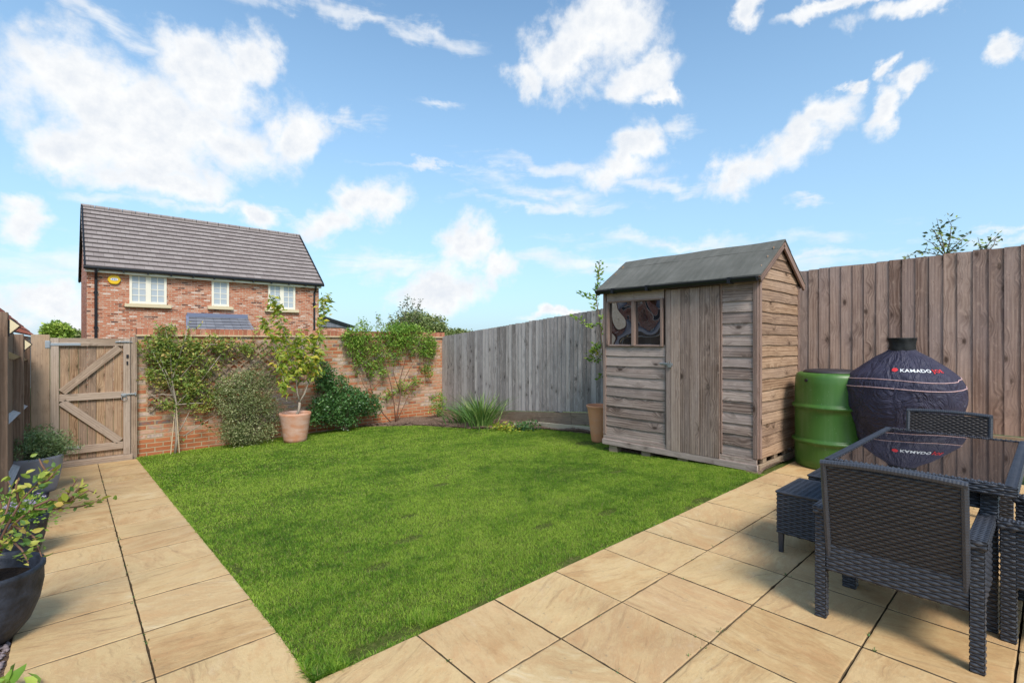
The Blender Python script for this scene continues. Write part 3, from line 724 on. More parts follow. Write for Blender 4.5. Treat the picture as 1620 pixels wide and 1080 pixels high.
# ------------------------------------------------------------------ brick garden wall
WB = 10.2
def wallquad(mb, a0, a1, z0, z1, b, flip=False, uoff=0, vz=0):
    n = max(1, int(abs(a1 - a0) / 0.5))
    for i in range(n):
        x0 = a0 + (a1 - a0) * i / n; x1 = a0 + (a1 - a0) * (i + 1) / n
        mb.poly([(x0, b, z0), (x1, b, z0), (x1, b, z1), (x0, b, z1)], [(x0 + uoff, z0 - vz), (x1 + uoff, z0 - vz), (x1 + uoff, z1 - vz), (x0 + uoff, z1 - vz)])
def brickbox(mb, a0, a1, b0, b1, z0, z1, vz=0.0):
    """closed box with brick UVs on its four sides"""
    def q(p, u0, u1):
        mb.poly(p, [(u0, z0 - vz), (u1, z0 - vz), (u1, z1 - vz), (u0, z1 - vz)])
    q([(a0, b0, z0), (a1, b0, z0), (a1, b0, z1), (a0, b0, z1)], a0, a1)
    q([(a1, b0, z0), (a1, b1, z0), (a1, b1, z1), (a1, b0, z1)], b0 + .11, b1 + .11)
    q([(a1, b1, z0), (a0, b1, z0), (a0, b1, z1), (a1, b1, z1)], -a1, -a0)
    q([(a0, b1, z0), (a0, b0, z0), (a0, b0, z1), (a0, b1, z1)], -b1, -b0)
    mb.poly([(a0, b0, z1), (a1, b0, z1), (a1, b1, z1), (a0, b1, z1)], [(a0, b0), (a1, b0), (a1, b1), (a0, b1)])
    mb.poly([(a0, b1, z0), (a1, b1, z0), (a1, b0, z0), (a0, b0, z0)])
w = thing('garden_wall', 'long brick garden wall with tile creasing, behind the climbers and potted tree', 'wall', (3.9, WB, -0.5))
def rel(o): return o
mb = MB(); brickbox(mb, 0.955 - 3.9, 7.05 - 3.9, 0, 0.22, -0.15, 1.985, vz=-0.02)
mb.build('brickwork', M['wall_brick'], w)
mb = MB()
x = 0.945
while x < 7.08:
    L = min(0.265, 7.1 - x)
    mb.box((x + L / 2 - 3.9, 0.11, 1.985 + 0.016), (L - 0.006, 0.30, 0.030), None, 0)
    x += L
mb.build('creasing_course', M['creasing'], w, bevel=0.004)
mb = MB(); x = 0.955
rgc = random.Random(4)
while x < 7.05:
    mb.box((x + 0.0375 - 3.9, 0.11 + rgc.uniform(-.003, .003), 2.016 + 0.053 + rgc.uniform(-.002, .002)), (0.066, 0.222, 0.105), None, 0, r=rgc.random())
    x += 0.0755
def copmat():
    m, t = material('coping_brick_on_edge')
    r = t.attr(); n = t.noise(t.obj(), 25, 3, 0.7)
    c = t.ramp(t.math('ADD', t.math('MULTIPLY', r, 0.8), t.math('MULTIPLY', n, 0.25)), [(0.0, (0.24, 0.09, 0.055)), (0.4, (0.40, 0.15, 0.09)), (0.75, (0.48, 0.21, 0.13)), (1.0, (0.56, 0.33, 0.24))])
    finish(t, c, 0.9, t.bump(n, 0.6, 0.006), 0.15); return m
mb.build('coping', copmat(), w, bevel=0.006)
mb = MB(); mb.box((4.0 - 3.9, 0.11, 2.016 + 0.045), (6.06, 0.20, 0.085), None, 0)
mb.build('coping_mortar', M['creasing'], w)

# ------------------------------------------------------------------ gate
GB = 10.10
def gp(zx, zy, b=GB): return hb(zx / 3.6, 480 + zy / 3.6, b)
gx0, gx1 = gp(285, 300).x, gp(742, 300).x
gt, gb_ = gp(520, 197).z, gp(520, 880).z
gate = thing('garden_gate', 'ledged wooden garden gate with two diagonal braces and ring latch, shut', 'gate', ((gx0 + gx1) / 2, GB, gb_))
gc = (gx0 + gx1) / 2
def G(zx, zy, b=0.0): p = gp(zx, zy); return Vector((p.x - gc, b, p.z - gb_))
mb = MB(); nb = 9; bw = (gx1 - gx0) / nb
for i in range(nb):
    mb.box((gx0 + bw * (i + .5) - gc, 0.032, (gt - gb_) / 2), (bw - 0.004, 0.02, gt - gb_ - 0.004), None, 2)
mb.build('board_panel', M['gate_wood'], gate, bevel=0.003)
H = gt - gb_
mb = MB(); mb.box((gx0 + 0.05 - gc, 0, H / 2), (0.095, 0.04, H), None, 2); mb.build('hinge_stile', M['gate_frame'], gate, bevel=0.004)
mb = MB(); mb.box((gx1 - 0.045 - gc, 0, H / 2), (0.09, 0.04, H), None, 2); mb.build('latch_stile', M['gate_frame'], gate, bevel=0.004)
def rail(name, z, h):
    mb = MB(); x0 = gx0 + 0.1 - gc; x1 = gx1 - 0.092 - gc
    mb.box(((x0 + x1) / 2, 0.0, z), (x1 - x0, 0.04, h), None, 0); return mb.build(name, M['gate_frame'], gate, bevel=0.004)
rail('top_rail', H - 0.062, 0.12)
zm = G(520, 528).z; rail('middle_rail', zm, 0.105)
rail('bottom_rail', G(600, 822).z + .02, 0.11)
for (za, zb) in (((352, 505), (680, 250)), ((352, 560), (682, 782))):
    mb = MB(); p0 = G(*za, -0.001); p1 = G(*zb, -0.001)
    p0.y = p1.y = -0.002
    mb.bar(p0, p1, 0.11, 0.036, up=(0, -1, 0)); mb.build('brace', M['gate_frame'], gate, bevel=0.004)
mb = MB(); lp = G(705, 527); 
ring = [Vector((lp.x + 0.035 * math.cos(t), -0.045, lp.z - 0.02 + 0.04 * math.sin(t))) for t in [2 * PI * k / 16 for k in range(17)]]
mb.tube(ring, 0.005, 6); mb.box((lp.x, -0.026, lp.z + .02), (0.055, 0.006, 0.055), None, 0)
mb.build('latch_ring', M['galv'], gate, smooth=False)
mb = MB(); q = G(745, 514); mb.box((q.x - 0.03, -0.035, q.z), (0.20, 0.012, 0.022), None, 0); mb.box((q.x + 0.055, -0.03, q.z), (0.018, 0.03, 0.05), None, 0)
mb.build('latch_bar', M['galv'], gate, bevel=0.002)
for (zx, zy, wd) in ((725, 300, .03), (724, 338, .022)):
    mb = MB(); q = G(zx, zy); mb.box((q.x, -0.028, q.z), (wd, 0.014, 0.055), None, 0); mb.build('keep', M['iron'], gate, bevel=0.003)
mb = MB(); q = G(690, 218); mb.box((q.x + .01, -0.027, q.z), (0.17, 0.01, 0.02), None, 0)
mb.tube([(q.x - .06, -0.038, q.z), (q.x + .14, -0.038, q.z)], 0.006, 6); mb.tube([(q.x - .02, -0.038, q.z), (q.x - .02, -0.06, q.z + .01)], 0.005, 6)
mb.build('top_bolt', M['galv'], gate)
for zy in (232, 835):
    mb = MB(); q = G(285, zy); mb.box((q.x + 0.165, -0.024, q.z), (0.36, 0.005, 0.038), None, 0); mb.box((q.x - 0.03, -0.024, q.z), (0.05, 0.008, 0.11), None, 0)
    mb.tube([(q.x - .003, -0.03, q.z - .05), (q.x - .003, -0.03, q.z + .05)], 0.008, 8); mb.build('hinge', M['galv'], gate, bevel=0.001)
# gate posts and threshold
def post(name, label, x0, x1, b, z0, z1, mat, d=0.1, cat='post', group=None):
    mb = MB(); mb.box((0, 0, (z1 - z0) / 2), (x1 - x0, d, z1 - z0), None, 2)
    o = mb.build(name, mat, None, bevel=0.005, loc=((x0 + x1) / 2, b, z0)); return tag(o, label, cat, group)
xr0, xr1 = gx1 + 0.008, 0.95
post('gate_post', 'slim brown gate post fixed to the end of the brick wall', xr0, xr1, 10.14, -0.62, gt + 0.02, M['gate_frame'], 0.12, group='gate posts')
pl0 = hb(52, 600, 10.14).x
post('gate_post', 'wide brown gate post carrying the gate hinges, beside the side fence', pl0 - 0.02, gx0 - 0.003, 10.14, -0.62, gt + 0.05, M['gate_wood'], 0.12, group='gate posts')
mb = MB(); mb.box((0, 0, 0.06), (gx1 - gx0 + 0.05, 0.16, 0.12), None, 0)
o = mb.build('threshold', M['gate_frame'], None, bevel=0.006, loc=(gc, 10.09, gz(.5, 10) - 0.05)); tag(o, 'timber threshold board lying under the garden gate', 'threshold')
gate.location.z += 0.0

# ------------------------------------------------------------------ fences
def board_fence(root, a, bs, be, topf, botf, mat, pitch=0.108, face=-1, lean=0.0, seed=1, bwid=0.128):
    """feather-edge boards standing along the b axis on plane a; face -1: seen from smaller a"""
    rg = random.Random(seed); mb = MB(); b = bs
    while b < be - 0.02:
        z1 = topf(b) + rg.uniform(-.006, .006); z0 = botf(b)
        r = rg.random(); uo = (rg.uniform(0, 90), rg.uniform(0, 90)); L = z1 - z0
        t0, t1 = 0.007, 0.018; sk = rg.uniform(-.003, .003); wn = 5
        # wedge section: thin edge tucked under the next board's thick edge
        x_thin = a + face * 0.004; x_thick = a + face * (0.0155 + rg.uniform(0, .002))
        back = a + face * 0.0
        for k in range(wn):
            za = z0 + L * k / wn; zb = z0 + L * (k + 1) / wn
            d0 = 0.0015 * math.sin(b * 31 + k * 1.3); d1 = 0.0015 * math.sin(b * 31 + (k + 1) * 1.3)
            p = [(x_thin + d0, b + sk * k / wn, za), (x_thick + d0, b + bwid, za), (x_thick + d1, b + bwid, zb), (x_thin + d1, b + sk * (k + 1) / wn, zb)]
            u = [(za + uo[0], uo[1]), (za + uo[0], uo[1] + bwid), (zb + uo[0], uo[1] + bwid), (zb + uo[0], uo[1])]
            mb.poly(p, u, r)
            mb.poly([(back, b + bwid, za), (x_thick + d0, b + bwid, za), (x_thick + d1, b + bwid, zb), (back, b + bwid, zb)], [(za + uo[0], uo[1] + 9)] * 2 + [(zb + uo[0], uo[1] + 9)] * 2, r)
            mb.poly([(back, b, za), (back, b, zb), (back, b + bwid, zb), (back, b + bwid, za)], [(za + uo[0], uo[1] + 5), (zb + uo[0], uo[1] + 5), (zb + uo[0], uo[1] + 5 + bwid), (za + uo[0], uo[1] + 5 + bwid)], r)
        for z in (z0, z1):
            mb.poly([(back, b, z), (x_thin, b, z), (x_thick, b + bwid, z), (back, b + bwid, z)], [(uo[0] + 3, uo[1]), (uo[0] + 3.03, uo[1]), (uo[0] + 3.03, uo[1] + .12), (uo[0] + 3, uo[1] + .12)], r)
        # nails
        for zz in (z0 + 0.25, z0 + L * .52, z1 - 0.28):
            xx = x_thin + (x_thick - x_thin) * 0.75 + face * 0.0022; yy = b + bwid * 0.75
            mb.poly([(xx, yy - .003, zz - .003), (xx, yy + .003, zz - .003), (xx, yy + .003, zz + .003), (xx, yy - .003, zz + .003)], [(0.01, 0.01)] * 4, -1.5)
        b += pitch + rg.uniform(-.006, .006)
    return mb.build('board_panel', mat, root)
AF = 7.0
# back fence: between brick wall and shed, its top falls towards the wall
def lin(b0, z0, b1, z1): return lambda b: z0 + (z1 - z0) * (b - b0) / (b1 - b0)
pt0 = ha(698, 533, AF); pt1 = ha(947, 490, AF)
ft = lin(pt0.y, pt0.z, pt1.y, pt1.z)
q0 = ha(705, 648, AF); q1 = ha(938, 652, AF)
fb = lin(q0.y, q0.z, q1.y, q1.z)
f1 = thing('back_fence', 'silver grey close board fence sloping from the brick wall down behind the shed', 'fence', (AF, 7.3, gz(7, 7.3)))
f1['label'] = 'silver grey close board fence running from brick wall to shed'
off = Vector(f1.location)
def shift(o):
    for v in o.data.vertices: v.co -= off
    return o
shift(board_fence(f1, AF, 4.35, WB - 0.02, ft, fb, M['fence_grey'], 0.098, -1, seed=3, bwid=0.118))
mb = MB()
for (b0, b1) in ((4.35, 6.0), (6.01, 8.3), (8.31, 10.19)):
    za, zb = fb(b0) - 0.005, fb(b1) - 0.005
    mb.bar((AF - 0.012, b0, za - 0.115), (AF - 0.012, b1, zb - 0.115), 0.03, 0.225)
shift(mb.build('gravel_board', M['gravel_board'], f1))
for bp in (4.5, 6.4, 8.2, 10.1):
    mb = MB(); mb.box((AF + 0.07, bp, (ft(bp) + gz(7, bp) - .1) / 2), (0.1, 0.1, ft(bp) - gz(7, bp) + 0.1 - 0.04), None, 2); shift(mb.build('post', M['fence_grey'], f1))
for zz in (0.35, 1.4):
    mb = MB(); mb.bar((AF + 0.035, 4.35, fb(4.35) + zz), (AF + 0.035, WB - .05, fb(WB) + zz), 0.06, 0.07); shift(mb.build('rail', M['fence_grey'], f1))
# right-hand fence behind the barrel and table
r0 = ha(1269, 429, AF); r1 = ha(1620, 388, AF)
ftr = lin(r0.y, r0.z, r1.y, r1.z)
s1 = ha(1578, 687, AF); fbr = lin(0.4, s1.z, 2.0, s1.z - .01)
f2 = thing('side_fence', 'tall purple brown close board fence behind the green barrel and covered barbecue', 'fence', (AF, 1.2, 0))
off = Vector(f2.location)
shift(board_fence(f2, AF, -1.2, 4.30, ftr, fbr, M['fence_brown'], 0.117, -1, seed=8, bwid=0.138))
mb = MB()
mb.bar((AF - 0.014, -1.2, s1.z - 0.19), (AF - 0.014, 4.3, s1.z - 0.2), 0.03, 0.37); shift(mb.build('gravel_board', M['gravel_board'], f2))
for bp in (-1.1, 0.75, 2.6, 4.25):
    mb = MB(); mb.box((AF + 0.07, bp, (ftr(bp)) / 2), (0.1, 0.1, ftr(bp) - 0.04), None, 2); shift(mb.build('post', M['fence_brown'], f2))
for zz in (0.75, 1.9):
    mb = MB(); mb.bar((AF + 0.035, -1.2, zz), (AF + 0.035, 4.3, zz), 0.06, 0.07); shift(mb.build('rail', M['fence_brown'], f2))
# slim dark post where the fence meets the shed's back corner
# concrete edging
ed = [(ha(830, 665, 6.72)), ]
mb = MB(); b = 4.5
while b < 6.6:
    z = gz(6.7, b + .3); mb.bar((6.70, b, gz(6.7, b) + 0.02), (6.70, b + 0.595, gz(6.7, b + .6) + 0.02), 0.05, 0.15); b += 0.6
o = mb.build('lawn_edging', M['concrete'], None, bevel=0.005); tag(o, 'pale concrete edging kerb at the foot of the grey fence', 'edging')

# left fence: seen from its rail side ------------------------------------------------
LA = -0.29
f3 = thing('left_fence', 'dark brown fence with bleached rails on the left of the path', 'fence', (LA, 7.8, gz(0, 7.8)))
off = Vector(f3.location)
ztop = lin(5.6, 1.60, 10.0, 1.42)
pbs = [5.62, 8.0, 9.75]
for k, bp in enumerate(pbs):
    zt = ztop(bp) + (0.03 if k == 0 else -0.02); z0 = gz(0, bp) - 0.2
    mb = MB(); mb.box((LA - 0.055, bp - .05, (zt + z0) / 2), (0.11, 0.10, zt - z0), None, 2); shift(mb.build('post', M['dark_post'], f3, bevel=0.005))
for k in range(2):
    b0, b1 = pbs[k], pbs[k + 1] - 0.1
    for fr_ in (0.18, 0.50, 0.84):
        z0 = gz(0, b0) + 0.02 + fr_ * (ztop(b0) - gz(0, b0)); z1 = gz(0, b1) + 0.02 + fr_ * (ztop(b1) - gz(0, b1))
        mb = MB(); n = len(mb.v)   # triangular arris rail
        for (b, z) in ((b0, z0), (b1, z1)):
            mb.v += [(LA - 0.09, b, z - 0.04), (LA - 0.09, b, z + 0.04), (LA - 0.02, b, z)]
        for q, u in (((0, 3, 5, 2), 0), ((2, 5, 4, 1), .1), ((1, 4, 3, 0), .2)):
            mb.face(q, [(0 + k * 3 + fr_ * 9, u), (2 + k * 3 + fr_ * 9, u), (2 + k * 3 + fr_ * 9, u + .08), (k * 3 + fr_ * 9, u + .08)], 0.5)
        mb.face((0, 2, 1)); mb.face((3, 4, 5)); shift(mb.build('rail', M['pale_rail'], f3))
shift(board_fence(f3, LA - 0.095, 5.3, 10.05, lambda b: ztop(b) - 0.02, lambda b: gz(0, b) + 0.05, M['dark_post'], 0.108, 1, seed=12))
mb = MB(); mb.bar((LA - 0.11, 5.3, gz(0, 5.3) - .02), (LA - .11, 10.05, gz(0, 10.05) - .02), 0.03, 0.16); shift(mb.build('gravel_board', M['gravel_board'], f3))
for k, (bp, lab) in enumerate(((5.62, 'cream wedge solar lamp on the near left fence post'), (8.0, 'cream wedge solar lamp on the farther left fence post'))):
    zt = ztop(bp) - (0.02 if k == 0 else 0.08)
    o = thing('solar_lamp', lab, 'lamp', (LA + 0.002, bp - 0.05, zt), 0, 'solar lamps on the fence posts')
    mb = MB(); mb.box((0.004, 0, -0.075), (0.008, 0.06, 0.125), None, 2); mb.build('back_plate', M['iron'], o)
    mb = MB()
    mb.v += [(0.008, -.036, 0.0), (0.008, .036, 0.0), (0.062, -.036, -0.055), (0.062, .036, -0.055), (0.008, -.036, -0.115), (0.008, .036, -0.115)]
    for q in ((0, 2, 4), (1, 5, 3), (2, 3, 5, 4)): mb.face(q)
    mb.build('lens', M['lens'], o)
    mb = MB(); mb.bar((0.006, 0, 0.006), (0.068, 0, -0.053), 0.078, 0.007, up=(0, 0, 1)); mb.build('cap', M['iron'], o)
    mb = MB(); mb.bar((0.068, 0, -0.058), (0.012, 0, -0.120), 0.007, 0.007); mb.build('bracket', M['iron'], o)

# ------------------------------------------------------------------ shed
A1, B1 = 5.56, 2.16          # near front corner
AD, BL = 1.22, 2.02          # depth (a), length (b)
ZE, ZR = 2.09, 2.52          # eaves and ridge height
shed = thing('garden_shed', 'weathered wooden apex shed with felt roof, two-pane window and boarded door', 'shed', (A1 + AD / 2, B1 + BL / 2, 0))
off = Vector(shed.location)
def clap(mb, p0, d, L, z, h, nrm, rg, zt=None, w0=0.0):
    """one waney lap board: p0 start (a,b), d unit direction, nrm outward"""
    n = max(2, int(L / 0.09)); r = rg.random(); uo = (rg.uniform(0, 90), rg.uniform(0, 90)); ph = rg.uniform(0, 99)
    d = Vector((d[0], d[1], 0)); nn = Vector((nrm[0], nrm[1], 0)); p0 = Vector((p0[0], p0[1], 0))
    rows = []
    for i in range(n + 1):
        u = L * i / n; w = 0.012 * mnoise.noise(Vector((u * 2.6, ph, 0))) + 0.003 * mnoise.noise(Vector((u * 11, ph, 3)))
        ot = 0.024 + 0.003 * mnoise.noise(Vector((u * 2, ph, 7)))
        c = p0 + d * u
        hh = h
        rows.append([c + nn * 0.006 + Vector((0, 0, z + w)), c + nn * ot + Vector((0, 0, z + w)), c + nn * (ot * .82) + Vector((0, 0, z + h * .5)), c + nn * 0.008 + Vector((0, 0, z + hh + 0.015))])
    for i in range(n):
        A, B = rows[i], rows[i + 1]; u0, u1 = L * i / n + uo[0], L * (i + 1) / n + uo[0]
        for k, (v0, v1) in enumerate(((-.02, 0), (0, h * .5), (h * .5, h))):
            mb.poly([A[k], B[k], B[k + 1], A[k + 1]], [(u0, v0 + uo[1]), (u1, v0 + uo[1]), (u1, v1 + uo[1]), (u0, v1 + uo[1])], r)
    for R_ in (rows[0], rows[-1]): mb.poly(R_, [(uo[0], uo[1])] * 4, r)
rg = random.Random(21)
ZF0 = 0.125
by = lambda px, x=A1: ha(px, 500, x).y
dB0, dB1 = 2.556, 3.225      # door span in b
wB0, wB1 = 3.275, 4.13       # window span
wz0, wz1 = 1.345, 1.93
mb = MB(); z = ZF0; hrow = 0.1232
while z < ZE - 0.10:         # right of the door
    clap(mb, (A1, B1 + 0.03), (0, 1), dB0 - B1 - 0.05, z, hrow, (-1, 0), rg); z += hrow
shift(mb.build('front_cladding', M['shed_front'], shed)); mb = MB()
z = ZF0
while z < wz0 - 0.05:
    clap(mb, (A1, dB1 + 0.02), (0, 1), B1 + BL - 0.03 - dB1 - 0.02, z, 0.1355, (-1, 0), rg); z += 0.1355
shift(mb.build('front_cladding', M['shed_front'], shed))
mb = MB()
mb.box((A1 - 0.012, (wB0 + wB1) / 2 - 0.22, (wz1 + ZE) / 2 - 0.012), (0.02, 0.43, ZE - wz1 - 0.03), None, 1)
mb.box((A1 - 0.013, (wB0 + wB1) / 2 + 0.215, (wz1 + ZE) / 2 - 0.010), (0.02, 0.43, ZE - wz1 - 0.03), None, 1)
shift(mb.build('front_head_board', M['shed_front'], shed, bevel=0.002))
# side cladding with the gable
mb = MB(); z = ZF0; mid = A1 + AD / 2
while z < ZR - 0.05:
    if z + 0.12 <= ZE - .02: x0, x1 = A1 + 0.03, A1 + AD - 0.03
    else:
        k = max(0.03, (ZR + .01 - (z + 0.05)) / (ZR - ZE)); x0, x1 = mid - (AD / 2 - .01) * min(1, k), mid + (AD / 2 - .01) * min(1, k)
    if x1 - x0 > 0.05: clap(mb, (x0, B1), (1, 0), x1 - x0, z, 0.1232, (0, -1), rg)
    z += 0.1232
shift(mb.build('side_cladding', M['shed_side'], shed))
mb = MB(); z = ZF0
while z < ZR - 0.05:
    if z + 0.12 <= ZE - .02: x0, x1 = A1 + 0.03, A1 + AD - 0.03
    else:
        k = max(0.03, (ZR + .01 - (z + 0.05)) / (ZR - ZE)); x0, x1 = mid - (AD / 2 - .01) * min(1, k), mid + (AD / 2 - .01) * min(1, k)
    if x1 - x0 > 0.05: clap(mb, (x0, B1 + BL), (1, 0), x1 - x0, z, 0.1232, (0, 1), rg)
    z += 0.1232
shift(mb.build('far_end_cladding', M['shed_side'], shed))
mb = MB(); mb.box((A1 + AD - 0.01, B1 + BL / 2, (ZE + ZF0) / 2), (0.02, BL - 0.03, ZE - ZF0), None, 1); shift(mb.build('back_cladding', M['shed_side'], shed))
mb = MB(); mb.box((A1 + AD / 2, B1 + BL / 2, ZF0 - .01), (AD - .05, BL - .05, 0.02), None, 1); shift(mb.build('shed_floor', M['shed_side'], shed))
# corner posts
for (x, y, sx, sy) in ((A1 - 0.014, B1 + 0.012, 0.036, 0.05), (A1 - 0.012, B1 + BL - 0.012, 0.036, 0.045), (A1 + 0.028, B1 - 0.016, 0.045, 0.028), (A1 + AD - 0.02, B1 - 0.014, 0.045, 0.03)):
    mb = MB(); mb.box((x, y, (ZE + ZF0) / 2), (sx, sy, ZE - ZF0 - 0.02), None, 2); shift(mb.build('corner_trim', M['trim_wood'], shed, bevel=0.003))
# base boards, bearers and blocks
mb = MB(); mb.box((A1 - 0.022, B1 + BL / 2 + 0.0, 0.098), (0.02, BL + 0.01, 0.055), None, 1); mb.box((A1 - 0.030, B1 + BL / 2, 0.036), (0.03, BL + 0.03, 0.072), None, 1)
shift(mb.build('front_skirting', M['shed_front'], shed, bevel=0.003))
mb = MB(); mb.box((A1 + AD / 2, B1 - 0.012, 0.035), (AD, 0.03, 0.07), None, 0)
for k in range(4): mb.box((A1 + 0.16 + k * 0.32, B1 + 0.005, 0.095), (0.10, 0.04, 0.05), None, 0)
shift(mb.build('side_skirting', M['gravel_board'], shed, bevel=0.003))
for k in range(5):
    mb = MB(); mb.box((A1 + AD / 2, B1 + 0.12 + k * (BL - .24) / 4, 0.045), (AD - 0.06, 0.05, 0.07), None, 0); shift(mb.build('bearer', M['gravel_board'], shed))
for k in range(4):
    bb = B1 + 0.35 + k * (BL - .5) / 3
    for xx in (A1 + 0.03, A1 + AD - 0.1):
        g0 = gz(xx, bb) - 0.03; mb = MB(); mb.box((xx, bb, (g0 + 0.004) / 2), (0.1, 0.13, 0.004 - g0), None, 0)
        if 0.004 - g0 > 0.035: shift(mb.build('support_block', M['gravel_board'], shed))
# door
dm = thing('x', None, None); bpy.data.objects.remove(dm)
dw = dB1 - dB0; dz0, dz1 = 0.075, 2.035
mb = MB(); nb = 6; ws = [0.06, 0.125, 0.12, 0.12, 0.125, 0.11]; s_ = sum(ws); bb = dB1
for k, wv in enumerate(ws):
    wv = wv * dw / s_
    mb.box((A1 - 0.036 - 0.0015 * (k % 2), bb - wv / 2, (dz0 + dz1) / 2 + rg.uniform(-.003, .003)), (0.018, wv - 0.0045, dz1 - dz0), None, 2, r=rg.random()); bb -= wv
mb.box((A1 - 0.022, (dB0 + dB1) / 2, (dz0 + dz1) / 2), (0.010, dw - 0.02, dz1 - dz0 - 0.03), None, 2, r=0.0)
door = shift(mb.build('door', M['door_wood'], shed, bevel=0.0025))
mb = MB(); zz = ha(1063, 576, A1 - .05).z
mb.box((A1 - 0.050, dB1 - 0.01, zz), (0.005, 0.17, 0.028), None, 1); mb.box((A1 - 0.056, dB1 - 0.055, zz - .012), (0.014, 0.045, 0.055), None, 1)
mb.tube([(A1 - 0.056, dB1 - 0.04, zz + .01), (A1 - 0.056, dB1 - 0.04, zz + .035), (A1 - 0.056, dB1 - 0.07, zz + .035), (A1 - 0.056, dB1 - 0.07, zz + .01)], 0.005, 6)
mb.tube([(A1 - 0.056, dB1 - 0.06, zz + .004), (A1 - 0.056, dB1 + 0.09, zz + .004)], 0.005, 6)
mb.build('hasp', M['galv'], door); door.children[0].data.transform(Matrix.Translation(-off))
for zz in (0.35, 1.75):
    mb = MB(); mb.box((A1 - 0.05, dB0 + .09, zz), (0.004, 0.2, 0.03), None, 1)
# door frame trims
mb = MB()
mb.box((A1 - 0.014, dB1 + 0.012, (ZF0 + ZE) / 2), (0.03, 0.02, ZE - ZF0 - .03), None, 2); mb.box((A1 - 0.014, dB0 - 0.012, (ZF0 + ZE) / 2), (0.03, 0.02, ZE - ZF0 - .03), None, 2)
mb.box((A1 - 0.016, B1 + BL / 2, ZE - 0.028), (0.03, BL - .02, 0.04), None, 1)
shift(mb.build('door_frame', M['trim_wood'], shed, bevel=0.002))
# window
wm = (wB0 + wB1) / 2
fw = MB(); zc = (wz0 + wz1) / 2
fw.box((A1 - 0.022, wB0 + 0.015, zc), (0.045, 0.034, wz1 - wz0 + .02), None, 2); fw.box((A1 - 0.022, wB1 - 0.015, zc), (0.045, 0.034, wz1 - wz0 + .02), None, 2)
fw.box((A1 - 0.024, wm, zc - .008), (0.05, 0.042, wz1 - wz0 - 0.01), None, 2)
fw.box((A1 - 0.018, wm, wz0 - 0.002), (0.042, wB1 - wB0 - .07, 0.022), None, 1); fw.box((A1 - 0.018, wm, wz1 + 0.002), (0.04, wB1 - wB0 - .07, 0.022), None, 1)
wf = shift(fw.build('window', M['trim_wood'], shed, bevel=0.003))
for (y0, y1) in ((wB0 + 0.03, wm - 0.02), (wm + 0.02, wB1 - 0.03)):
    mb = MB(); n = 10; base = len(mb.v)
    for k in range(2):
        pass
    mb.box((A1 + 0.002, (y0 + y1) / 2, zc), (0.005, y1 - y0, wz1 - wz0 - 0.01), None, 1)
    p = mb.build('pane', M['shed_glass'], wf, smooth=False); p.data.transform(Matrix.Translation(-off))
# roof
def roof_slope(sgn, name, th=0.014):
    mb = MB(); y0, y1 = B1 - 0.07, B1 + BL + 0.08
    xe = mid + sgn * (AD / 2 + 0.085); ze = ZE - 0.028 + 0.035; zr = ZR + 0.035
    n = 14
    def P(t, y, dz=0):
        sag = 0.004 * math.sin(y * 7 + t * 5) ; return (mid + (xe - mid) * t, y, zr + (ze - zr) * t + dz + sag)
    for i in range(n):
        ya, yb_ = y0 + (y1 - y0) * i / n, y0 + (y1 - y0) * (i + 1) / n
        for (t0, t1) in ((0, .34), (.34, .67), (.67, 1)):
            mb.poly([P(t0, ya, th), P(t1, ya, th), P(t1, yb_, th), P(t0, yb_, th)]); mb.poly([P(t0, ya), P(t0, yb_), P(t1, yb_), P(t1, ya)])
        mb.poly([P(1, ya), P(1, yb_), P(1, yb_, th), P(1, ya, th)])
        mb.poly([P(1.0, ya), P(1.0, yb_), (P(1, yb_)[0], yb_, P(1, yb_)[2] - .035), (P(1, ya)[0], ya, P(1, ya)[2] - .035)])
    for y in (y0, y1): mb.poly([P(0, y), P(1, y), P(1, y, th), P(0, y, th)])
    # top lap strip
    for i in range(n):
        ya, yb_ = y0 - .003 + (y1 - y0 + .006) * i / n, y0 - .003 + (y1 - y0 + .006) * (i + 1) / n
        mb.poly([P(-0.0, ya, th + .004), P(.27, ya, th + .004), P(.27, yb_, th + .004), P(-0.0, yb_, th + .004)]); mb.poly([P(.27, ya, th + .004), P(.27, ya, th), P(.27, yb_, th), P(.27, yb_, th + .004)])
    return shift(mb.build(name, M['felt'], shed))
roof_slope(-1, 'front_roof_slope'); roof_slope(1, 'rear_roof_slope')
# barge boards on both gables
for y in (B1 - 0.055, B1 + BL + 0.065):
    for sg in (-1, 1):
        mb = MB(); p1 = Vector((mid + sg * (AD / 2 + 0.075), y, ZE - 0.03)); p0 = Vector((mid + sg * 0.0, y, ZR - 0.0))
        mb.bar(p0, p1, 0.022, 0.075); shift(mb.build('bargeboard', M['trim_wood'], shed, bevel=0.003))
# gutter on the front eave
mb = MB(); n = 10; xg = A1 - 0.105; zg = ZE + 0.0
for i in range(1):
    ya, yb_ = B1 - 0.04, B1 + BL + 0.06
    ring = [(0.045 * math.cos(PI + PI * k / n), 0.05 * math.sin(PI + PI * k / n)) for k in range(n + 1)]
    for k in range(n):
        (u0, v0), (u1, v1) = ring[k], ring[k + 1]
        mb.poly([(xg + u0, ya, zg + v0), (xg + u1, ya, zg + v1), (xg + u1, yb_, zg + v1), (xg + u0, yb_, zg + v0)])
        mb.poly([(xg + u0 * .9, ya, zg + v0 * .9), (xg + u1 * .9, ya, zg + v1 * .9), (xg + u1 * .9, yb_, zg + v1 * .9), (xg + u0 * .9, yb_, zg + v0 * .9)])
    for y in (ya, yb_): mb.poly([(xg + u, y, zg + v) for u, v in ring])
for y in (B1 + 0.25, B1 + 1.28, B1 + 1.8): mb.box((xg + 0.005, y, zg - 0.022), (0.1, 0.035, 0.068), None, 1)
shift(mb.build('gutter', M['gutter'], shed))

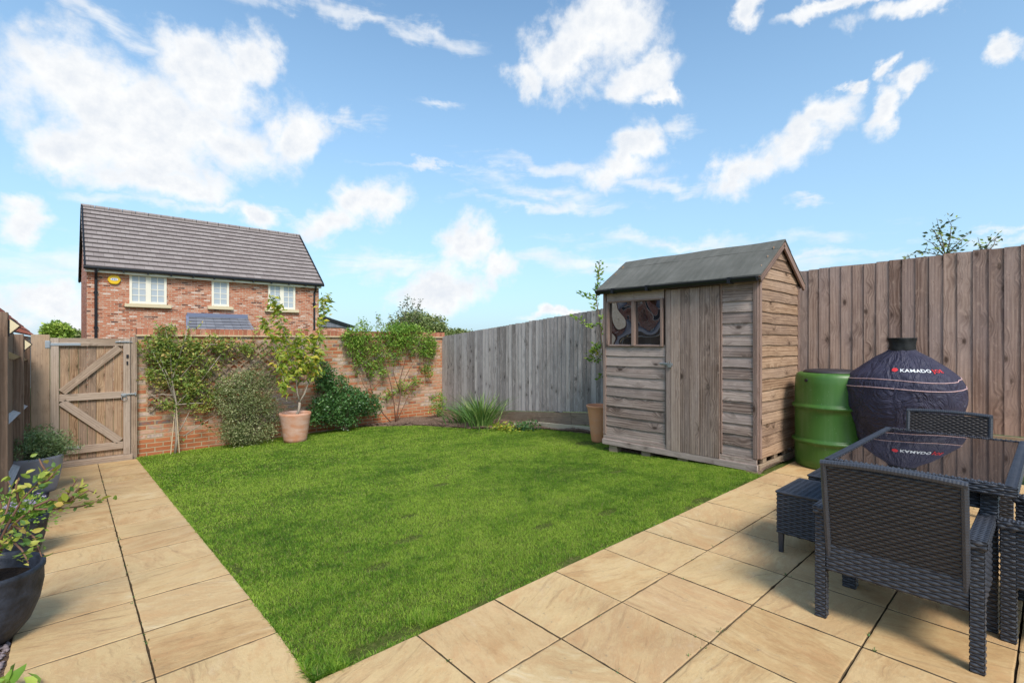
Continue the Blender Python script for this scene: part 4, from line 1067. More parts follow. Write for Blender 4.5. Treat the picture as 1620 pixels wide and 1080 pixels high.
# ------------------------------------------------------------------ brick house beyond the wall
HB = 24.0
e0, e1 = hb(136, 423, HB), hb(507, 449, HB)
HA0, HA1 = e0.x + 0.02, e1.x - 0.08
HZ = e0.z; HZB = -1.2; RD = 2.95; HRZ = 6.95
house = thing('brick_house', 'two storey red brick house with grey tiled roof beyond the garden wall', 'house', ((HA0 + HA1) / 2, HB, HZB))
off = Vector(house.location)
mb = MB(); brickbox(mb, HA0, HA1, HB, HB + 2 * RD, HZB, HZ - 0.06)
for x in (HA0, HA1):       # gables
    p = [(x, HB, HZ - .06), (x, HB + 2 * RD, HZ - .06), (x, HB + RD, HRZ - 0.15)]
    mb.poly(p, [(q[1], q[2]) for q in p])
shift(mb.build('wall', M['house_brick'], house))
NR = 14
mb = MB()
for sg in (1, -1):
    yc = HB + RD; ye = yc - sg * (RD + 0.28); ze = HZ + 0.0
    for k in range(NR):
        t0, t1 = k / NR, (k + 1) / NR + 0.012
        ya, za = ye + (yc - ye) * t0, ze + (HRZ - ze) * t0; yb_, zb_ = ye + (yc - ye) * min(t1, 1), ze + (HRZ - ze) * min(t1, 1)
        lf = 0.075
        x0, x1 = HA0 - 0.10, HA1 + 0.14; u = k * 0.15 * (k % 2) ; r = (k * 0.37) % 1
        mb.poly([(x0, ya, za + lf), (x1, ya, za + lf), (x1, yb_, zb_ + 0.01), (x0, yb_, zb_ + 0.01)], [(u, k), (x1 - x0 + u, k), (x1 - x0 + u, k + .9), (u, k + .9)], r)
        mb.poly([(x0, ya, za), (x1, ya, za), (x1, ya, za + lf), (x0, ya, za + lf)], [(0.0, 0)] * 4, 0.0)  # riser coloured dark to paint a shadow line under each tile row
        for x in (x0, x1): mb.poly([(x, ya, za), (x, ya, za + lf), (x, yb_, zb_ + .01), (x, yb_, zb_ - .02)], [(0, 0)] * 4, 0)
roof = shift(mb.build('roof', M['roof_grey'], house))
mb = MB(); x = HA0 - 0.1
while x < HA1 + 0.1:
    L = min(0.45, HA1 + 0.14 - x); mb.tube([(x + .01, HB + RD, HRZ + 0.0), (x + L - .01, HB + RD, HRZ + 0.0)], 0.11, 8, (x * 7) % 1); x += 0.45
rt = mb.build('ridge_tile', M['roof_grey'], roof); rt.data.transform(Matrix.Translation(-off))
mb = MB(); mb.box(((HA0 + HA1) / 2, HB - 0.10, HZ - 0.085), (HA1 - HA0 + 0.1, 0.2, 0.16), None, 0); shift(mb.build('soffit', M['cream'], house))
mb = MB(); mb.tube([(HA0 - 0.1, HB - 0.27, HZ - 0.02), (HA1 + 0.14, HB - 0.27, HZ - 0.02)], 0.065, 8)
k = HA0 + 0.3
while k < HA1: mb.box((k, HB - 0.27, HZ - 0.06), (0.05, 0.10, 0.13), None, 0); k += 0.75
shift(mb.build('gutter', M['gutter'], house))
for x in (HA0 - 0.06, HA1 + 0.10):
    mb = MB(); mb.bar((x, HB - 0.25, HZ + 0.02), (x, HB + RD, HRZ + 0.02), 0.05, 0.16); shift(mb.build('bargeboard', M['gutter'], house))
    mb = MB(); mb.bar((x, HB + 2 * RD + .25, HZ + 0.02), (x, HB + RD, HRZ + 0.02), 0.05, 0.16); shift(mb.build('bargeboard', M['gutter'], house))
for px in (151.5, 496.5):
    x = hb(px, 500, HB).x; mb = MB()
    mb.tube([(x, HB - 0.27, HZ - 0.06), (x, HB - 0.25, HZ - 0.18), (x, HB - 0.06, HZ - 0.42), (x, HB - 0.06, HZB)], 0.045, 8)
    zc = HZ - 0.9
    while zc > -1: mb.box((x, HB - 0.05, zc), (0.13, 0.05, 0.06), None, 0); zc -= 1.3
    shift(mb.build('downpipe', M['gutter'], house))
def hwin(x0p, x1p, y0p, y1p, lights, sill=True):
    xm = (x0p + x1p) / 2; a0 = hb(x0p, 460, HB).x; a1 = hb(x1p, 460, HB).x; z1 = hb(xm, y0p, HB).z; z0 = hb(xm, y1p, HB).z
    W = a1 - a0; Hh = z1 - z0; y = HB - 0.012
    mb = MB(); fwid = 0.085
    for xx in (a0 + fwid / 2, a1 - fwid / 2): mb.box((xx, y, (z0 + z1) / 2), (fwid, 0.08, Hh), None, 2)
    for zz in (z0 + fwid / 2, z1 - fwid / 2): mb.box(((a0 + a1) / 2, y, zz), (W - 2 * fwid, 0.08, fwid), None, 0)
    if lights == 2: mb.box(((a0 + a1) / 2, y, (z0 + z1) / 2), (0.17, 0.078, Hh - 2 * fwid), None, 2)
    fr_ = shift(mb.build('window', M['cream'], house, bevel=0.006))
    spans = [(a0 + fwid, (a0 + a1) / 2 - .085), ((a0 + a1) / 2 + .085, a1 - fwid)] if lights == 2 else [(a0 + fwid, a1 - fwid)]
    bars = MB()
    for (s0, s1) in spans:
        mb = MB(); mb.box(((s0 + s1) / 2, y + .005, (z0 + z1) / 2), (s1 - s0, 0.012, Hh - 2 * fwid), None, 0); p = mb.build('pane', M['house_glass'], fr_); p.data.transform(Matrix.Translation(-off))
        bars.box(((s0 + s1) / 2, y - .004, (z0 + z1) / 2), (0.03, 0.012, Hh - 2 * fwid), None, 2)
        for q in (1, 2, 3): bars.box(((s0 + s1) / 2, y - .006, z0 + fwid + (Hh - 2 * fwid) * q / 4), (s1 - s0, 0.010, 0.026), None, 0)
    p = bars.build('glazing_bars', M['cream'], fr_); p.data.transform(Matrix.Translation(-off))
    if sill:
        mb = MB(); mb.box(((a0 + a1) / 2, HB - 0.06, z0 - 0.075), (W + 0.30, 0.16, 0.13), None, 0); p = mb.build('sill', M['stone_sill'], fr_, bevel=0.01); p.data.transform(Matrix.Translation(-off))
hwin(204.5, 263.5, 434.5, 481, 2); hwin(334.5, 362, 444, 484.5, 1); hwin(424, 466.5, 450, 489, 2)
# tiled canopy over the ground floor door
c0, c1 = hb(299, 500, HB - .4), hb(394, 503, HB - .4); zt = c0.z + .05
mb = MB(); 
for k in range(5):
    t0, t1 = k / 5, (k + 1) / 5 + .03
    mb.poly([(c0.x - .12 * t1, HB - 0.9 * t1, zt - 0.62 * t1 + .03), (c1.x + .12 * t1, HB - 0.9 * t1, zt - 0.62 * t1 + .03), (c1.x + .12 * t0, HB - 0.9 * t0, zt - 0.62 * t0), (c0.x - .12 * t0, HB - 0.9 * t0, zt - 0.62 * t0)], [(0, 0), (c1.x - c0.x, 0), (c1.x - c0.x, 1), (0, 1)], k * .2)
mb.box(((c0.x + c1.x) / 2, HB - .45, zt - .72), (c1.x - c0.x + .2, 0.88, 0.12), None, 0)
cn = shift(mb.build('porch_canopy', M['slate'], house))
mb = MB(); mb.bar((c0.x - .02, HB - .06, zt + .02), (c1.x + .02, HB - .06, zt + .02), 0.14, 0.16); mb.bar((c0.x, HB - .02, zt), (c0.x - .12, HB - .9, zt - .6), .1, .05)
p = mb.build('lead_flashing', M['lead'], cn); p.data.transform(Matrix.Translation(-off))
q = hb(175, 533, HB); mb = MB(); mb.tube([(q.x, HB + .02, q.z - .12), (q.x, HB - .1, q.z - .12)], 0.06, 10); shift(mb.build('flue', M['gutter'], house))
q = hb(180.5, 442.5, HB)
mb = MB(); pr = [(0.0, -.08), (0.17, -.075), (0.19, -.06), (0.19, 0.0)]; n = 8
for i in range(len(pr) - 1):
    for k in range(24):
        def A_(i_, k_):
            t = 2 * PI * k_ / 24; rr = pr[i_][0] * (1 + 0.03 * math.cos(6 * t)); return (q.x + rr * 1.02 * math.cos(t), HB + pr[i_][1], q.z + rr * .95 * math.sin(t))
        mb.poly([A_(i, k), A_(i + 1, k), A_(i + 1, k + 1), A_(i, k + 1)])
ab = shift(mb.build('alarm_box', M['yellow'], house))
mb = MB(); mb.poly([(q.x + .115 * math.cos(t), HB - .088, q.z + .06 + .05 * math.sin(t) - .05) for t in [2 * PI * k / 20 for k in range(20)]]); p = mb.build('badge', M['white_ink'], ab); p.data.transform(Matrix.Translation(-off))
mb = MB()
for k in range(3): mb.box((q.x - .05 + .05 * k, HB - .091, q.z + .008), (0.03, 0.003, 0.04), None, 0)
p = mb.build('badge_print', M['blue_ink'], ab); p.data.transform(Matrix.Translation(-off))

# grey-roofed building further behind, right of the brick house
r_b = 34.0
k0 = hb(505, 497, r_b); k1 = hb(552, 516, r_b); k2 = hb(505, 530, r_b)
hb2 = thing('low_house', 'low grey roofed building peeping out right of the brick house', 'house', (k0.x, r_b, -1.3)); off = Vector(hb2.location)
x0 = k0.x - 3.5; x1 = k1.x + .4
mb = MB(); brickbox(mb, x0 + .3, x1 - .3, r_b + .1, r_b + 9, -1.3, k1.z - .15); shift(mb.build('wall', M['house_brick'], hb2))
mb = MB(); za = k1.z; ap = k0.z + (k0.z - k1.z) * 0.9; xm = x0 + .5
for (p0, p1) in (((x0 - 4, r_b, za), (xm, r_b, ap)), ((xm, r_b, ap), (x1, r_b, za - .1))):
    mb.poly([p0, p1, (p1[0], r_b + 9, p1[2]), (p0[0], r_b + 9, p0[2])], [(0, 0), (3, 0), (3, 9), (0, 9)], .5)
mb.poly([(x0 - 4, r_b + .05, za), (x1, r_b + .05, za - .1), (xm, r_b + .05, ap)], [(0, 0), (9, 0), (4, 1)], .7)
shift(mb.build('roof', M['slate'], hb2))
mb = MB(); mb.bar((xm, r_b - .02, ap + .03), (x1, r_b - .02, za - .07), .08, .2); shift(mb.build('bargeboard', M['gutter'], hb2))

# neighbour's red-roofed garages, just beyond the left fence
nb_ = thing('neighbour_garage', 'low pale brick garage with red tiled roof behind the left fence', 'garage', (-1.9, 20, -0.8)); off = Vector(nb_.location)
xe, ze, xr, zr, y0, y1 = -0.85, 1.64, -2.90, 3.88, 12.0, 36.0
mb = MB(); brickbox(mb, xr - 1.8, xe - .12, y0 + .1, y1 - .1, -0.8, ze - 0.02)
mb.poly([(xr - 1.8, y0 + .1, ze - .02), (xe - .12, y0 + .1, ze - .02), (xr, y0 + .1, zr - .12)], [(xr - 2, ze), (xe, ze), (xr, zr)])
shift(mb.build('wall', M['render_white'], nb_))
mb = MB(); NK = 9
for k in range(NK):
    t0, t1 = k / NK, (k + 1) / NK + .015
    xa, za = xe + (xr - xe) * t0, ze + (zr - ze) * t0; xb, zb_ = xe + (xr - xe) * min(1, t1), ze + (zr - ze) * min(1, t1); lf = .045
    mb.poly([(xa, y0, za + lf), (xa, y1, za + lf), (xb, y1, zb_ + .01), (xb, y0, zb_ + .01)], [(0, 0), (19, 0), (19, 1), (0, 1)], (k * .37) % 1)
    mb.poly([(xa, y0, za), (xa, y1, za), (xa, y1, za + lf), (xa, y0, za + lf)], [(.0, 0)] * 4, 0)
    for y in (y0, y1): mb.poly([(xa, y, za), (xa, y, za + lf), (xb, y, zb_ + .01), (xb, y, zb_ - .04)], [(.05, 0)] * 4, .4)
mb.poly([(xr, y0, zr), (xr, y1, zr), (xr - 2.05, y1, ze), (xr - 2.05, y0, ze)], [(0, 0), (7, 0), (7, 4), (0, 4)], .4)
shift(mb.build('roof', M['roof_red'], nb_))
# house across the way, seen mirrored in the shed windows
rh = thing('terraced_house', 'brick house with pale windows left of the garden, mirrored in the shed glazing', 'house', (-11, 13, -0.8)); off = Vector(rh.location)
mb = MB(); brickbox(mb, -17, -9, 6, 22, -0.8, 4.6)
for y in (6, 22): mb.poly([(-17, y, 4.6), (-9, y, 4.6), (-13, y, 7.9)], [(-17, 4.6), (-9, 4.6), (-13, 7.9)])
shift(mb.build('wall', M['house_brick'], rh))
for (xa, xb, nm) in ((-8.7, -13, 'roof'), (-17.3, -13, 'roof')):
    mb = MB(); mb.poly([(xa, 5.8, 4.5), (xa, 22.2, 4.5), (xb, 22.2, 8.0), (xb, 5.8, 8.0)], [(0, 0), (16, 0), (16, 5), (0, 5)], .4); shift(mb.build(nm, M['slate'], rh))
mb = MB(); mb.poly([(-6.2, 6.5, 1.5), (-6.2, 21.5, 1.5), (-9.0, 21.5, 2.55), (-9.0, 6.5, 2.55)], [(0, 0), (15, 0), (15, 3), (0, 3)], .2)  # unseen slate lean-to, added to darken the lower reflection in the shed panes
mb.box((-7.6, 14, .3), (2.6, 14.8, 2.2), None, 1); shift(mb.build('added_lean_to', M['slate'], rh))
for (y, z) in ((8, 2.6), (11, 2.6), (14, 2.6), (17, 2.6), (20, 2.6), (9.5, .2), (18, .2)):
    mb = MB(); mb.box((-9, y, z + .6), (.1, 1.2, 1.3), None, 2); fr_ = shift(mb.build('window', M['cream'], rh))
    mb = MB(); mb.box((-8.96, y, z + .6), (.06, 1.0, 1.1), None, 2); p = mb.build('pane', M['gutter'], fr_); p.data.transform(Matrix.Translation(-off))
# ------------------------------------------------------------------ pots
def pot(name, label, prof, loc, mat, wob=None, n=48, fill=None, tilt=0, group=None):
    """prof: outer profile bottom to rim; an inner skin and compost disc are added"""
    o = thing(name, label, 'plant pot', loc, 0, group); th = 0.02
    outer = list(prof); R, Z = outer[-1]
    inner = [(R - th, Z), (R - th - .004, Z - .03), (max(.02, R - th - .02), Z - (fill or .06) - .02)]
    full = [(0.001, outer[0][1])] + outer + [(R - th * .5, Z + .006)] + inner
    mb = MB(); mb.lathe(full, (0, 0, 0), n, wob=wob); mb.build('pot_body', mat, o, smooth=True)
    mb = MB(); mb.lathe([(0.001, Z - (fill or .06) + .012), (R * .5, Z - (fill or .06) + .006), (R - th - .006, Z - (fill or .06))], (0, 0, 0), 24, wob=lambda t, z, i: 1 + 0.0 * t)
    mb.build('compost', M['compost'], o, smooth=True)
    o.rotation_euler = (0, tilt, 0)
    return o
# big terracotta pot by the wall
PB = 9.30
g0 = hb(467, 701, PB)
tp = Vector((g0.x, PB, gz(g0.x, PB) - .01))
R1 = (hb(491.5, 656, PB) - hb(443, 656, PB)).length / 2
Hp = hb(467, 655, PB - .2).z - tp.z
pot('terracotta_pot', 'large bloomed terracotta pot holding the yellowing tree against the brick wall', [(R1 * .70, 0), (R1 * .74, .06), (R1 * .84, Hp * .45), (R1 * .94, Hp * .82), (R1 * .99, Hp * .93), (R1, Hp)], tp, M['terracotta'])
# tall slim terracotta pot beside the shed
tq = Vector((6.10, 4.70, gz(6.1, 4.7) - .01)); c = ha(944, 640, 6.12)
Ht = ha(944, 640, 6.12).z - tq.z
pot('tall_terracotta_pot', 'tall slim orange terracotta pot standing left of the shed', [(.105, 0), (.115, .03), (.135, Ht * .35), (.165, Ht * .8), (.178, Ht * .93), (.19, Ht * .96), (.192, Ht)], tq, M['terracotta2'], fill=.10)
# left pots
p1 = Vector((-0.22, 8.05, gz(0, 8.05))); 
pot('grey_planter', 'grey tapered planter with a bushy evergreen shrub, by the gate', [(.20, 0), (.215, .05), (.25, .22), (.272, .40), (.276, .425)], p1, M['grey_pot'])
p2 = Vector((-0.255, 5.05, gz(0, 5.05)))
wob3 = lambda t, z, i: 1 + 0.008 * math.sin(3 * t + z * 9)
pot('blue_grey_planter', 'dark blue grey pot of small lilac flowers, middle of the three left pots', [(.13, 0), (.155, .03), (.185, .15), (.205, .27), (.212, .31)], p2, M['bluegrey_pot'], wob3)
p3 = Vector((-0.295, 3.50, gz(0, 3.5)))
pot('round_bowl_planter', 'big round blue grey bowl planter with the blueberry bush, nearest the camera', [(.08, 0), (.14, .015), (.195, .085), (.228, .175), (.243, .26), (.243, .325), (.250, .335), (.250, .355)], p3, M['bluegrey_pot'], wob3, fill=.07)

# ------------------------------------------------------------------ plants
def shrub(name, label, cat, base, blobs, mat, n, per, crad, size, seed, stem_mat='bark', nst=30, r0=0.01, bases=None, group=None, **kw):
    o = thing(name, label, cat, base, 0, group); off = np.array(base)
    P, C, T = clump_points(blobs, n, per, crad, seed)
    lo = P[:, 2] > gz(base[0], base[1]) + 0.01; P = P[lo]; T = T[lo]
    leaves('foliage', P - off, size, M[mat], o, seed, T, **kw)
    mb = MB(); stems(mb, (0, 0, 0), C - off, seed, nst, r0); mb.build('stem', M[stem_mat], o, smooth=True)
    return o, C
WBF = 10.05
# left rose on the trellis
b0 = Vector((hb(277, 716, 9.97).x, 9.97, 0)); b0.z = gz(b0.x, 9.97)
bl = [bblob(250, 552, 26, 17, WBF), bblob(288, 556, 30, 20, WBF), bblob(262, 590, 26, 24, WBF), bblob(300, 606, 26, 22, WBF, w=.9), bblob(330, 545, 30, 12, WBF), bblob(366, 546, 26, 9, WBF, w=.8),
      bblob(268, 636, 22, 10, WBF, w=.6), bblob(385, 556, 14, 8, WBF, w=.3), bblob(318, 634, 24, 14, WBF, w=.55), bblob(262, 524, 16, 10, WBF, w=.5), bblob(229, 545, 14, 8, WBF, w=.5), bblob(342, 598, 18, 22, WBF, w=.35),
      bblob(240, 580, 10, 30, WBF, w=.4), bblob(297, 520, 5, 9, WBF, w=.3), bblob(303, 580, 36, 22, WBF, w=.45), bblob(345, 565, 20, 12, WBF, w=.3), bblob(405, 552, 22, 10, WBF, w=.35), bblob(345, 630, 22, 16, WBF, w=.4), bblob(440, 560, 14, 10, WBF, w=.15)]
rose, C = shrub('climbing_rose', 'climbing rose spread over the trellis, left end of the brick wall', 'climber', b0, [(c_, (r_[0] * 1.12, r_[1], r_[2] * 1.08), w_) for c_, r_, w_ in bl], 'l_rose', 430, 14, 0.045, 0.052, 31, 'twig_red', 0)
off = b0
mb = MB()
top = hb(279, 640, 10.0) - off
mb.tube([(0, 0, -.03), (0.03, 0.02, .25), Vector((top.x * .5, .03, top.z * .6)), top, hb(272, 600, 10.02) - off, hb(285, 560, 10.04) - off], [.024, .022, .019, .016, .012, .006], 8)
for (x, y, x2, y2) in ((279, 640, 250, 560), (279, 640, 235, 545), (279, 640, 320, 600), (320, 600, 350, 560), (283, 600, 330, 545), (330, 545, 385, 548), (279, 640, 340, 640), (272, 600, 262, 522), (285, 560, 297, 516), (290, 690, 345, 655), (279, 690, 300, 650), (279, 625, 225, 628)):
    a = hb(x, y, 10.0) - off; c = hb(x2, y2, 10.02) - off; mb.tube([a, a.lerp(c, .5) + Vector((.02, 0, .03)), c], [.011, .008, .004], 6)
mb.build('trunk', M['bark_pale'], rose, smooth=True)
mb = MB()
for k, (x0, x1) in enumerate(((270, 277), (284, 279))):
    mb.tube([hb(x0, 718, 9.93) - off, hb(x1, 645, 9.97) - off], 0.008, 6)
mb.build('cane', M['cane'], rose)
# loose sprigs rising above the coping
def sprig_leaves(name, lines, mat, parent, off, size, step, seed, width=.5, hang=0.0, jit=.012, up=.3, tmat=None, rad=.004):
    rg = random.Random(seed); P = []; D = []; tb = MB()
    for ln in lines:
        ln = [Vector(p) for p in ln]; tb.tube([p - off for p in ln], [rad * (1 - .75 * i / (len(ln) - 1)) for i in range(len(ln))], 5, rg.random())
        for a, c in zip(ln[:-1], ln[1:]):
            L = (c - a).length; k = max(1, int(L / step)); d = (c - a).normalized()
            for i in range(k):
                q = a.lerp(c, (i + rg.random()) / k) - off; P.append((q.x + rg.gauss(0, jit), q.y + rg.gauss(0, jit), q.z + rg.gauss(0, jit))); s = rg.choice((-1, 1))
                D.append((d.x * .4 + RT.x * s * .8, d.y * .4 + RT.y * s * .8, d.z * .4))
    leaves(name, P, size, M[mat], parent, seed, width=width, hang=hang, up=up, dirs=np.array(D))
    return tb.build('stem', M[tmat or 'twig_red'], parent, smooth=True)
sprig_leaves('foliage', [[hb(297, 540, 10.1), hb(299, 520, 10.1), hb(296, 508, 10.08)], [hb(262, 530, 10.1), hb(259, 513, 10.1)], [hb(305, 525, 10.1), hb(318, 513, 10.1)], [hb(398, 560, 10.1), hb(402, 535, 10.1), hb(404, 520, 10.1)], [hb(300, 650, 10), hb(345, 690, 9.9)], [hb(283, 690, 9.95), hb(290, 700, 9.9)]],
             'l_rose', rose, off, .045, .014, 5)
# yellow-tinged rose blooms on the wall
# trellis
tr = thing('trellis', 'brown diamond lattice trellis fixed on the brick wall behind the rose', 'trellis', (2.2, 10.17, 0)); off = Vector(tr.location)
tx0, tx1 = hb(232, 600, 10.17).x, hb(482, 600, 10.17).x
zt0 = hb(300, 540, 10.17).z
def zlow(x):      # the expanded lattice hangs lower at its left end
    k = (x - tx0) / (tx1 - tx0); return (hb(240, 652, 10.17).z) * (1 - k) + hb(470, 600, 10.17).z * k
mbs = [MB(), MB()]
st = 0.165
for sgn in (0, 1):
    x = tx0 - 2.5
    while x < tx1 + 2.5:
        # line through (x, zt0) going down at 45 deg
        pts = []
        for i in range(201):
            d = 2.2 * i / 200; px_ = x + (d if sgn else -d); pz = zt0 - d * 0.82
            if tx0 <= px_ <= tx1 and pz >= zlow(px_): pts.append((px_, pz))
        if len(pts) > 4:
            y = 10.165 - (0.009 if sgn else 0)
            mbs[sgn].bar((pts[0][0], y, pts[0][1]), (pts[-1][0], y, pts[-1][1]), 0.022, 0.007, up=(0, -1, 0))
        x += st
for k in (0, 1): shift(mbs[k].build('lattice_slats', M['trellis'], tr))
# silvery shrub
bs = Vector((hb(392, 706, 9.72).x, 9.72, 0)); bs.z = gz(bs.x, bs.y)
bl = [bblob(394, 600, 30, 17, 9.80, .2), bblob(372, 636, 30, 28, 9.75, .25), bblob(408, 640, 30, 32, 9.75, .25), bblob(370, 682, 24, 20, 9.66, .22), bblob(402, 684, 34, 18, 9.66, .25), bblob(352, 612, 10, 14, 9.8, .12, .5), bblob(425, 605, 12, 14, 9.8, .12, .5), bblob(412, 580, 10, 10, 9.85, .1, .3), bblob(436, 655, 10, 18, 9.8, .15, .4)]
shrub('silver_shrub', 'broad silvery green shrub bushing out against the wall below the trellis', 'shrub', bs, bl, 'l_silver', 700, 24, 0.045, 0.031, 41, 'bark', 40, .012)
# potted tree with long upright shoots
tb = Vector((tp.x, tp.y, tp.z + Hp - .06))
ct = thing('potted_cherry_tree', 'small tree with drooping yellow green leaves growing in the terracotta pot', 'tree', tb); off = tb
def cp(x, y, d=0.0): return hb(x, y, PB + d)
lines = []
tk = MB()
def limb(pts, r0, r1):
    tk.tube([p - off for p in pts], [r0 + (r1 - r0) * i / (len(pts) - 1) for i in range(len(pts))], 8)
c0 = tb.copy(); fk = cp(474, 636)
limb([c0 - Vector((0, 0, .03)), cp(473, 648), fk], .026, .021)
limb([fk, cp(470, 620), cp(469, 600), cp(464, 570), cp(455, 540), cp(446, 510), cp(438, 492)], .018, .004)
limb([fk, cp(482, 622), cp(488, 605), cp(490, 585), cp(496, 560), cp(505, 530), cp(511, 500), cp(516, 470)], .017, .003)
limb([cp(469, 605), cp(455, 592), cp(445, 575), cp(434, 550), cp(428, 525)], .011, .003)
limb([cp(470, 612), cp(478, 590, -.1), cp(480, 560, -.12), cp(478, 535, -.12)], .011, .003)
limb([cp(489, 598), cp(478, 575, .1), cp(468, 545, .12)], .009, .003)
limb([cp(470, 620), cp(456, 606, -.1), cp(447, 590, -.15)], .008, .003)
tk.build('trunk', M['bark_pale'], ct, smooth=True)
L = [[cp(466, 600), cp(458, 560), cp(447, 520), cp(441, 492), cp(430, 470)], [cp(490, 590), cp(500, 550), cp(508, 515), cp(513, 485), cp(516, 466)], [cp(455, 592), cp(440, 560), cp(428, 525), cp(418, 505)],
     [cp(476, 590, -.1), cp(480, 560, -.12), cp(476, 530, -.12)], [cp(478, 575, .1), cp(466, 540, .12)], [cp(456, 604, -.1), cp(446, 588, -.15), cp(437, 570, -.15)], [cp(488, 600), cp(496, 575, -.1), cp(506, 552, -.1)],
     [cp(494, 565, .1), cp(500, 530, .1)], [cp(462, 575, -.1), cp(452, 550, -.15)], [cp(470, 590, -.2), cp(488, 568, -.2)], [cp(484, 545), cp(480, 528)], [cp(460, 560, .1), cp(468, 525, .1)], [cp(447, 595, -.2), cp(452, 620, -.25)], [cp(487, 570), cp(505, 590, -.1)]]
sprig_leaves('foliage', L, 'l_cherry', ct, off, .105, .0068, 9, width=.42, hang=.75, jit=.055, up=.1, tmat='bark_pale', rad=.006)
sprig_leaves('foliage', [[cp(441, 492), cp(436, 480), cp(430, 470)], [cp(418, 505), cp(420, 520)], [cp(513, 490), cp(515, 478), cp(516, 466)]], 'l_cherry', ct, off, .085, .006, 10, width=.44, hang=.5, jit=.02, tmat='bark_pale')
# dark evergreen shrub right of the pot
bd = Vector((hb(546, 684, 9.82).x, 9.82, 0)); bd.z = gz(bd.x, bd.y)
bl = [bblob(545, 636, 38, 22, 9.78, .24), bblob(512, 645, 20, 18, 9.75, .2), bblob(515, 600, 13, 26, 9.9, .14, .8), bblob(580, 640, 20, 15, 9.8, .18), bblob(535, 610, 16, 14, 9.85, .15, .6), bblob(508, 578, 9, 10, 9.95, .1, .4), bblob(540, 664, 28, 8, 9.72, .16, .6), bblob(500, 662, 12, 9, 9.7, .12, .4), bblob(595, 650, 8, 8, 9.85, .1, .3)]
o, _ = shrub('evergreen_shrub', 'dark glossy evergreen shrub on a short stem right of the terracotta pot', 'shrub', bd, bl, 'l_dark', 620, 20, 0.05, 0.048, 51, 'bark', 40, .012)
mb = MB(); mb.tube([(0, 0, -.03), (0.0, 0, .12), (0.01, -.02, .3)], [.022, .018, .014], 8); mb.build('trunk', M['bark'], o, smooth=True)
# right climber, fanned stems
bc = Vector((hb(624, 673, 9.95).x, 9.95, 0)); bc.z = gz(bc.x, bc.y)
WC = 10.06
bl = [bblob(566, 532, 20, 13, WC), bblob(585, 560, 24, 18, WC), bblob(560, 548, 14, 16, WC, w=.6), bblob(597, 588, 14, 12, WC, w=.6), bblob(622, 532, 26, 13, WC), bblob(656, 530, 26, 13, WC), bblob(632, 520, 20, 9, 10.2, .15, .7), bblob(680, 548, 10, 16, WC, w=.8),
      bblob(677, 585, 10, 9, WC, w=.45), bblob(640, 548, 22, 8, WC, w=.6), bblob(612, 628, 8, 8, WC, w=.3), bblob(636, 616, 14, 10, WC, w=.45), bblob(668, 556, 16, 8, WC, w=.5), bblob(580, 515, 14, 8, 10.2, .1, .4), bblob(620, 566, 14, 10, WC, w=.5), bblob(655, 606, 12, 8, WC, w=.2), bblob(572, 580, 12, 10, WC, w=.4)]
cl, C = shrub('wall_climber', 'green climber with fanned bare stems, right end of the brick wall', 'climber', bc, [(c_, (r_[0] * 1.15, r_[1], r_[2] * 1.12), w_) for c_, r_, w_ in bl], 'l_climb', 600, 14, 0.042, 0.050, 61, 'twig_red', 0)
off = bc; mb = MB()
for (pts, r) in (([(624, 674), (608, 655), (596, 636), (588, 615), (583, 590), (585, 560), (578, 535)], .013), ([(626, 672), (630, 650), (634, 625), (634, 600), (640, 570), (650, 540)], .016), ([(626, 668), (623, 640), (620, 610), (612, 580), (606, 550), (600, 525)], .012),
                 ([(628, 665), (640, 640), (652, 612), (664, 585), (676, 560)], .010), ([(597, 637), (575, 610), (565, 580), (560, 550)], .008), ([(634, 620), (622, 590), (625, 560), (632, 530)], .009), ([(652, 612), (668, 605), (680, 592)], .006), ([(588, 618), (604, 600), (612, 575)], .006),
                 ([(606, 650), (596, 660)], .005), ([(640, 600), (655, 570), (668, 545)], .007), ([(583, 600), (570, 565), (566, 535)], .006), ([(629, 640), (612, 625)], .005), ([(640, 638), (655, 628)], .004), ([(588, 600), (620, 606), (648, 600)], .004), ([(560, 590), (600, 570), (640, 580), (670, 575)], .003)):
    pp = [hb(x + random.uniform(-1.5, 1.5), y, 9.96 + .07 * i / max(1, len(pts) - 1)) - off for i, (x, y) in enumerate(pts)]
    mb.tube(pp, [r * (1 - .65 * i / (len(pp) - 1)) for i in range(len(pp))], 6, random.random())
for i in range(130):       # dense bare twigs
    c_ = C[random.randrange(len(C))] - np.array(off); d = Vector(c_); e = d + Vector((random.gauss(0, .12), random.gauss(0, .03), -abs(random.gauss(.14, .1)))); mb.tube([d, e], [.0035, .0015], 4, random.random(), cap=False)
mb.build('stem', M['twig_red'], cl, smooth=True)
sprig_leaves('foliage', [[hb(597, 530, 10.15), hb(596, 510, 10.15), hb(600, 497, 10.15)], [hb(560, 535, 10.1), hb(548, 520, 10.1)], [hb(690, 540, 10.05), hb(683, 570, 10.05)], [hb(574, 520, 10.15), hb(570, 508, 10.15)], [hb(560, 530, 10.1), hb(537, 533, 10.1)], [hb(605, 515, 10.15), hb(598, 502, 10.15)]], 'l_climb', cl, off, .05, .014, 15)
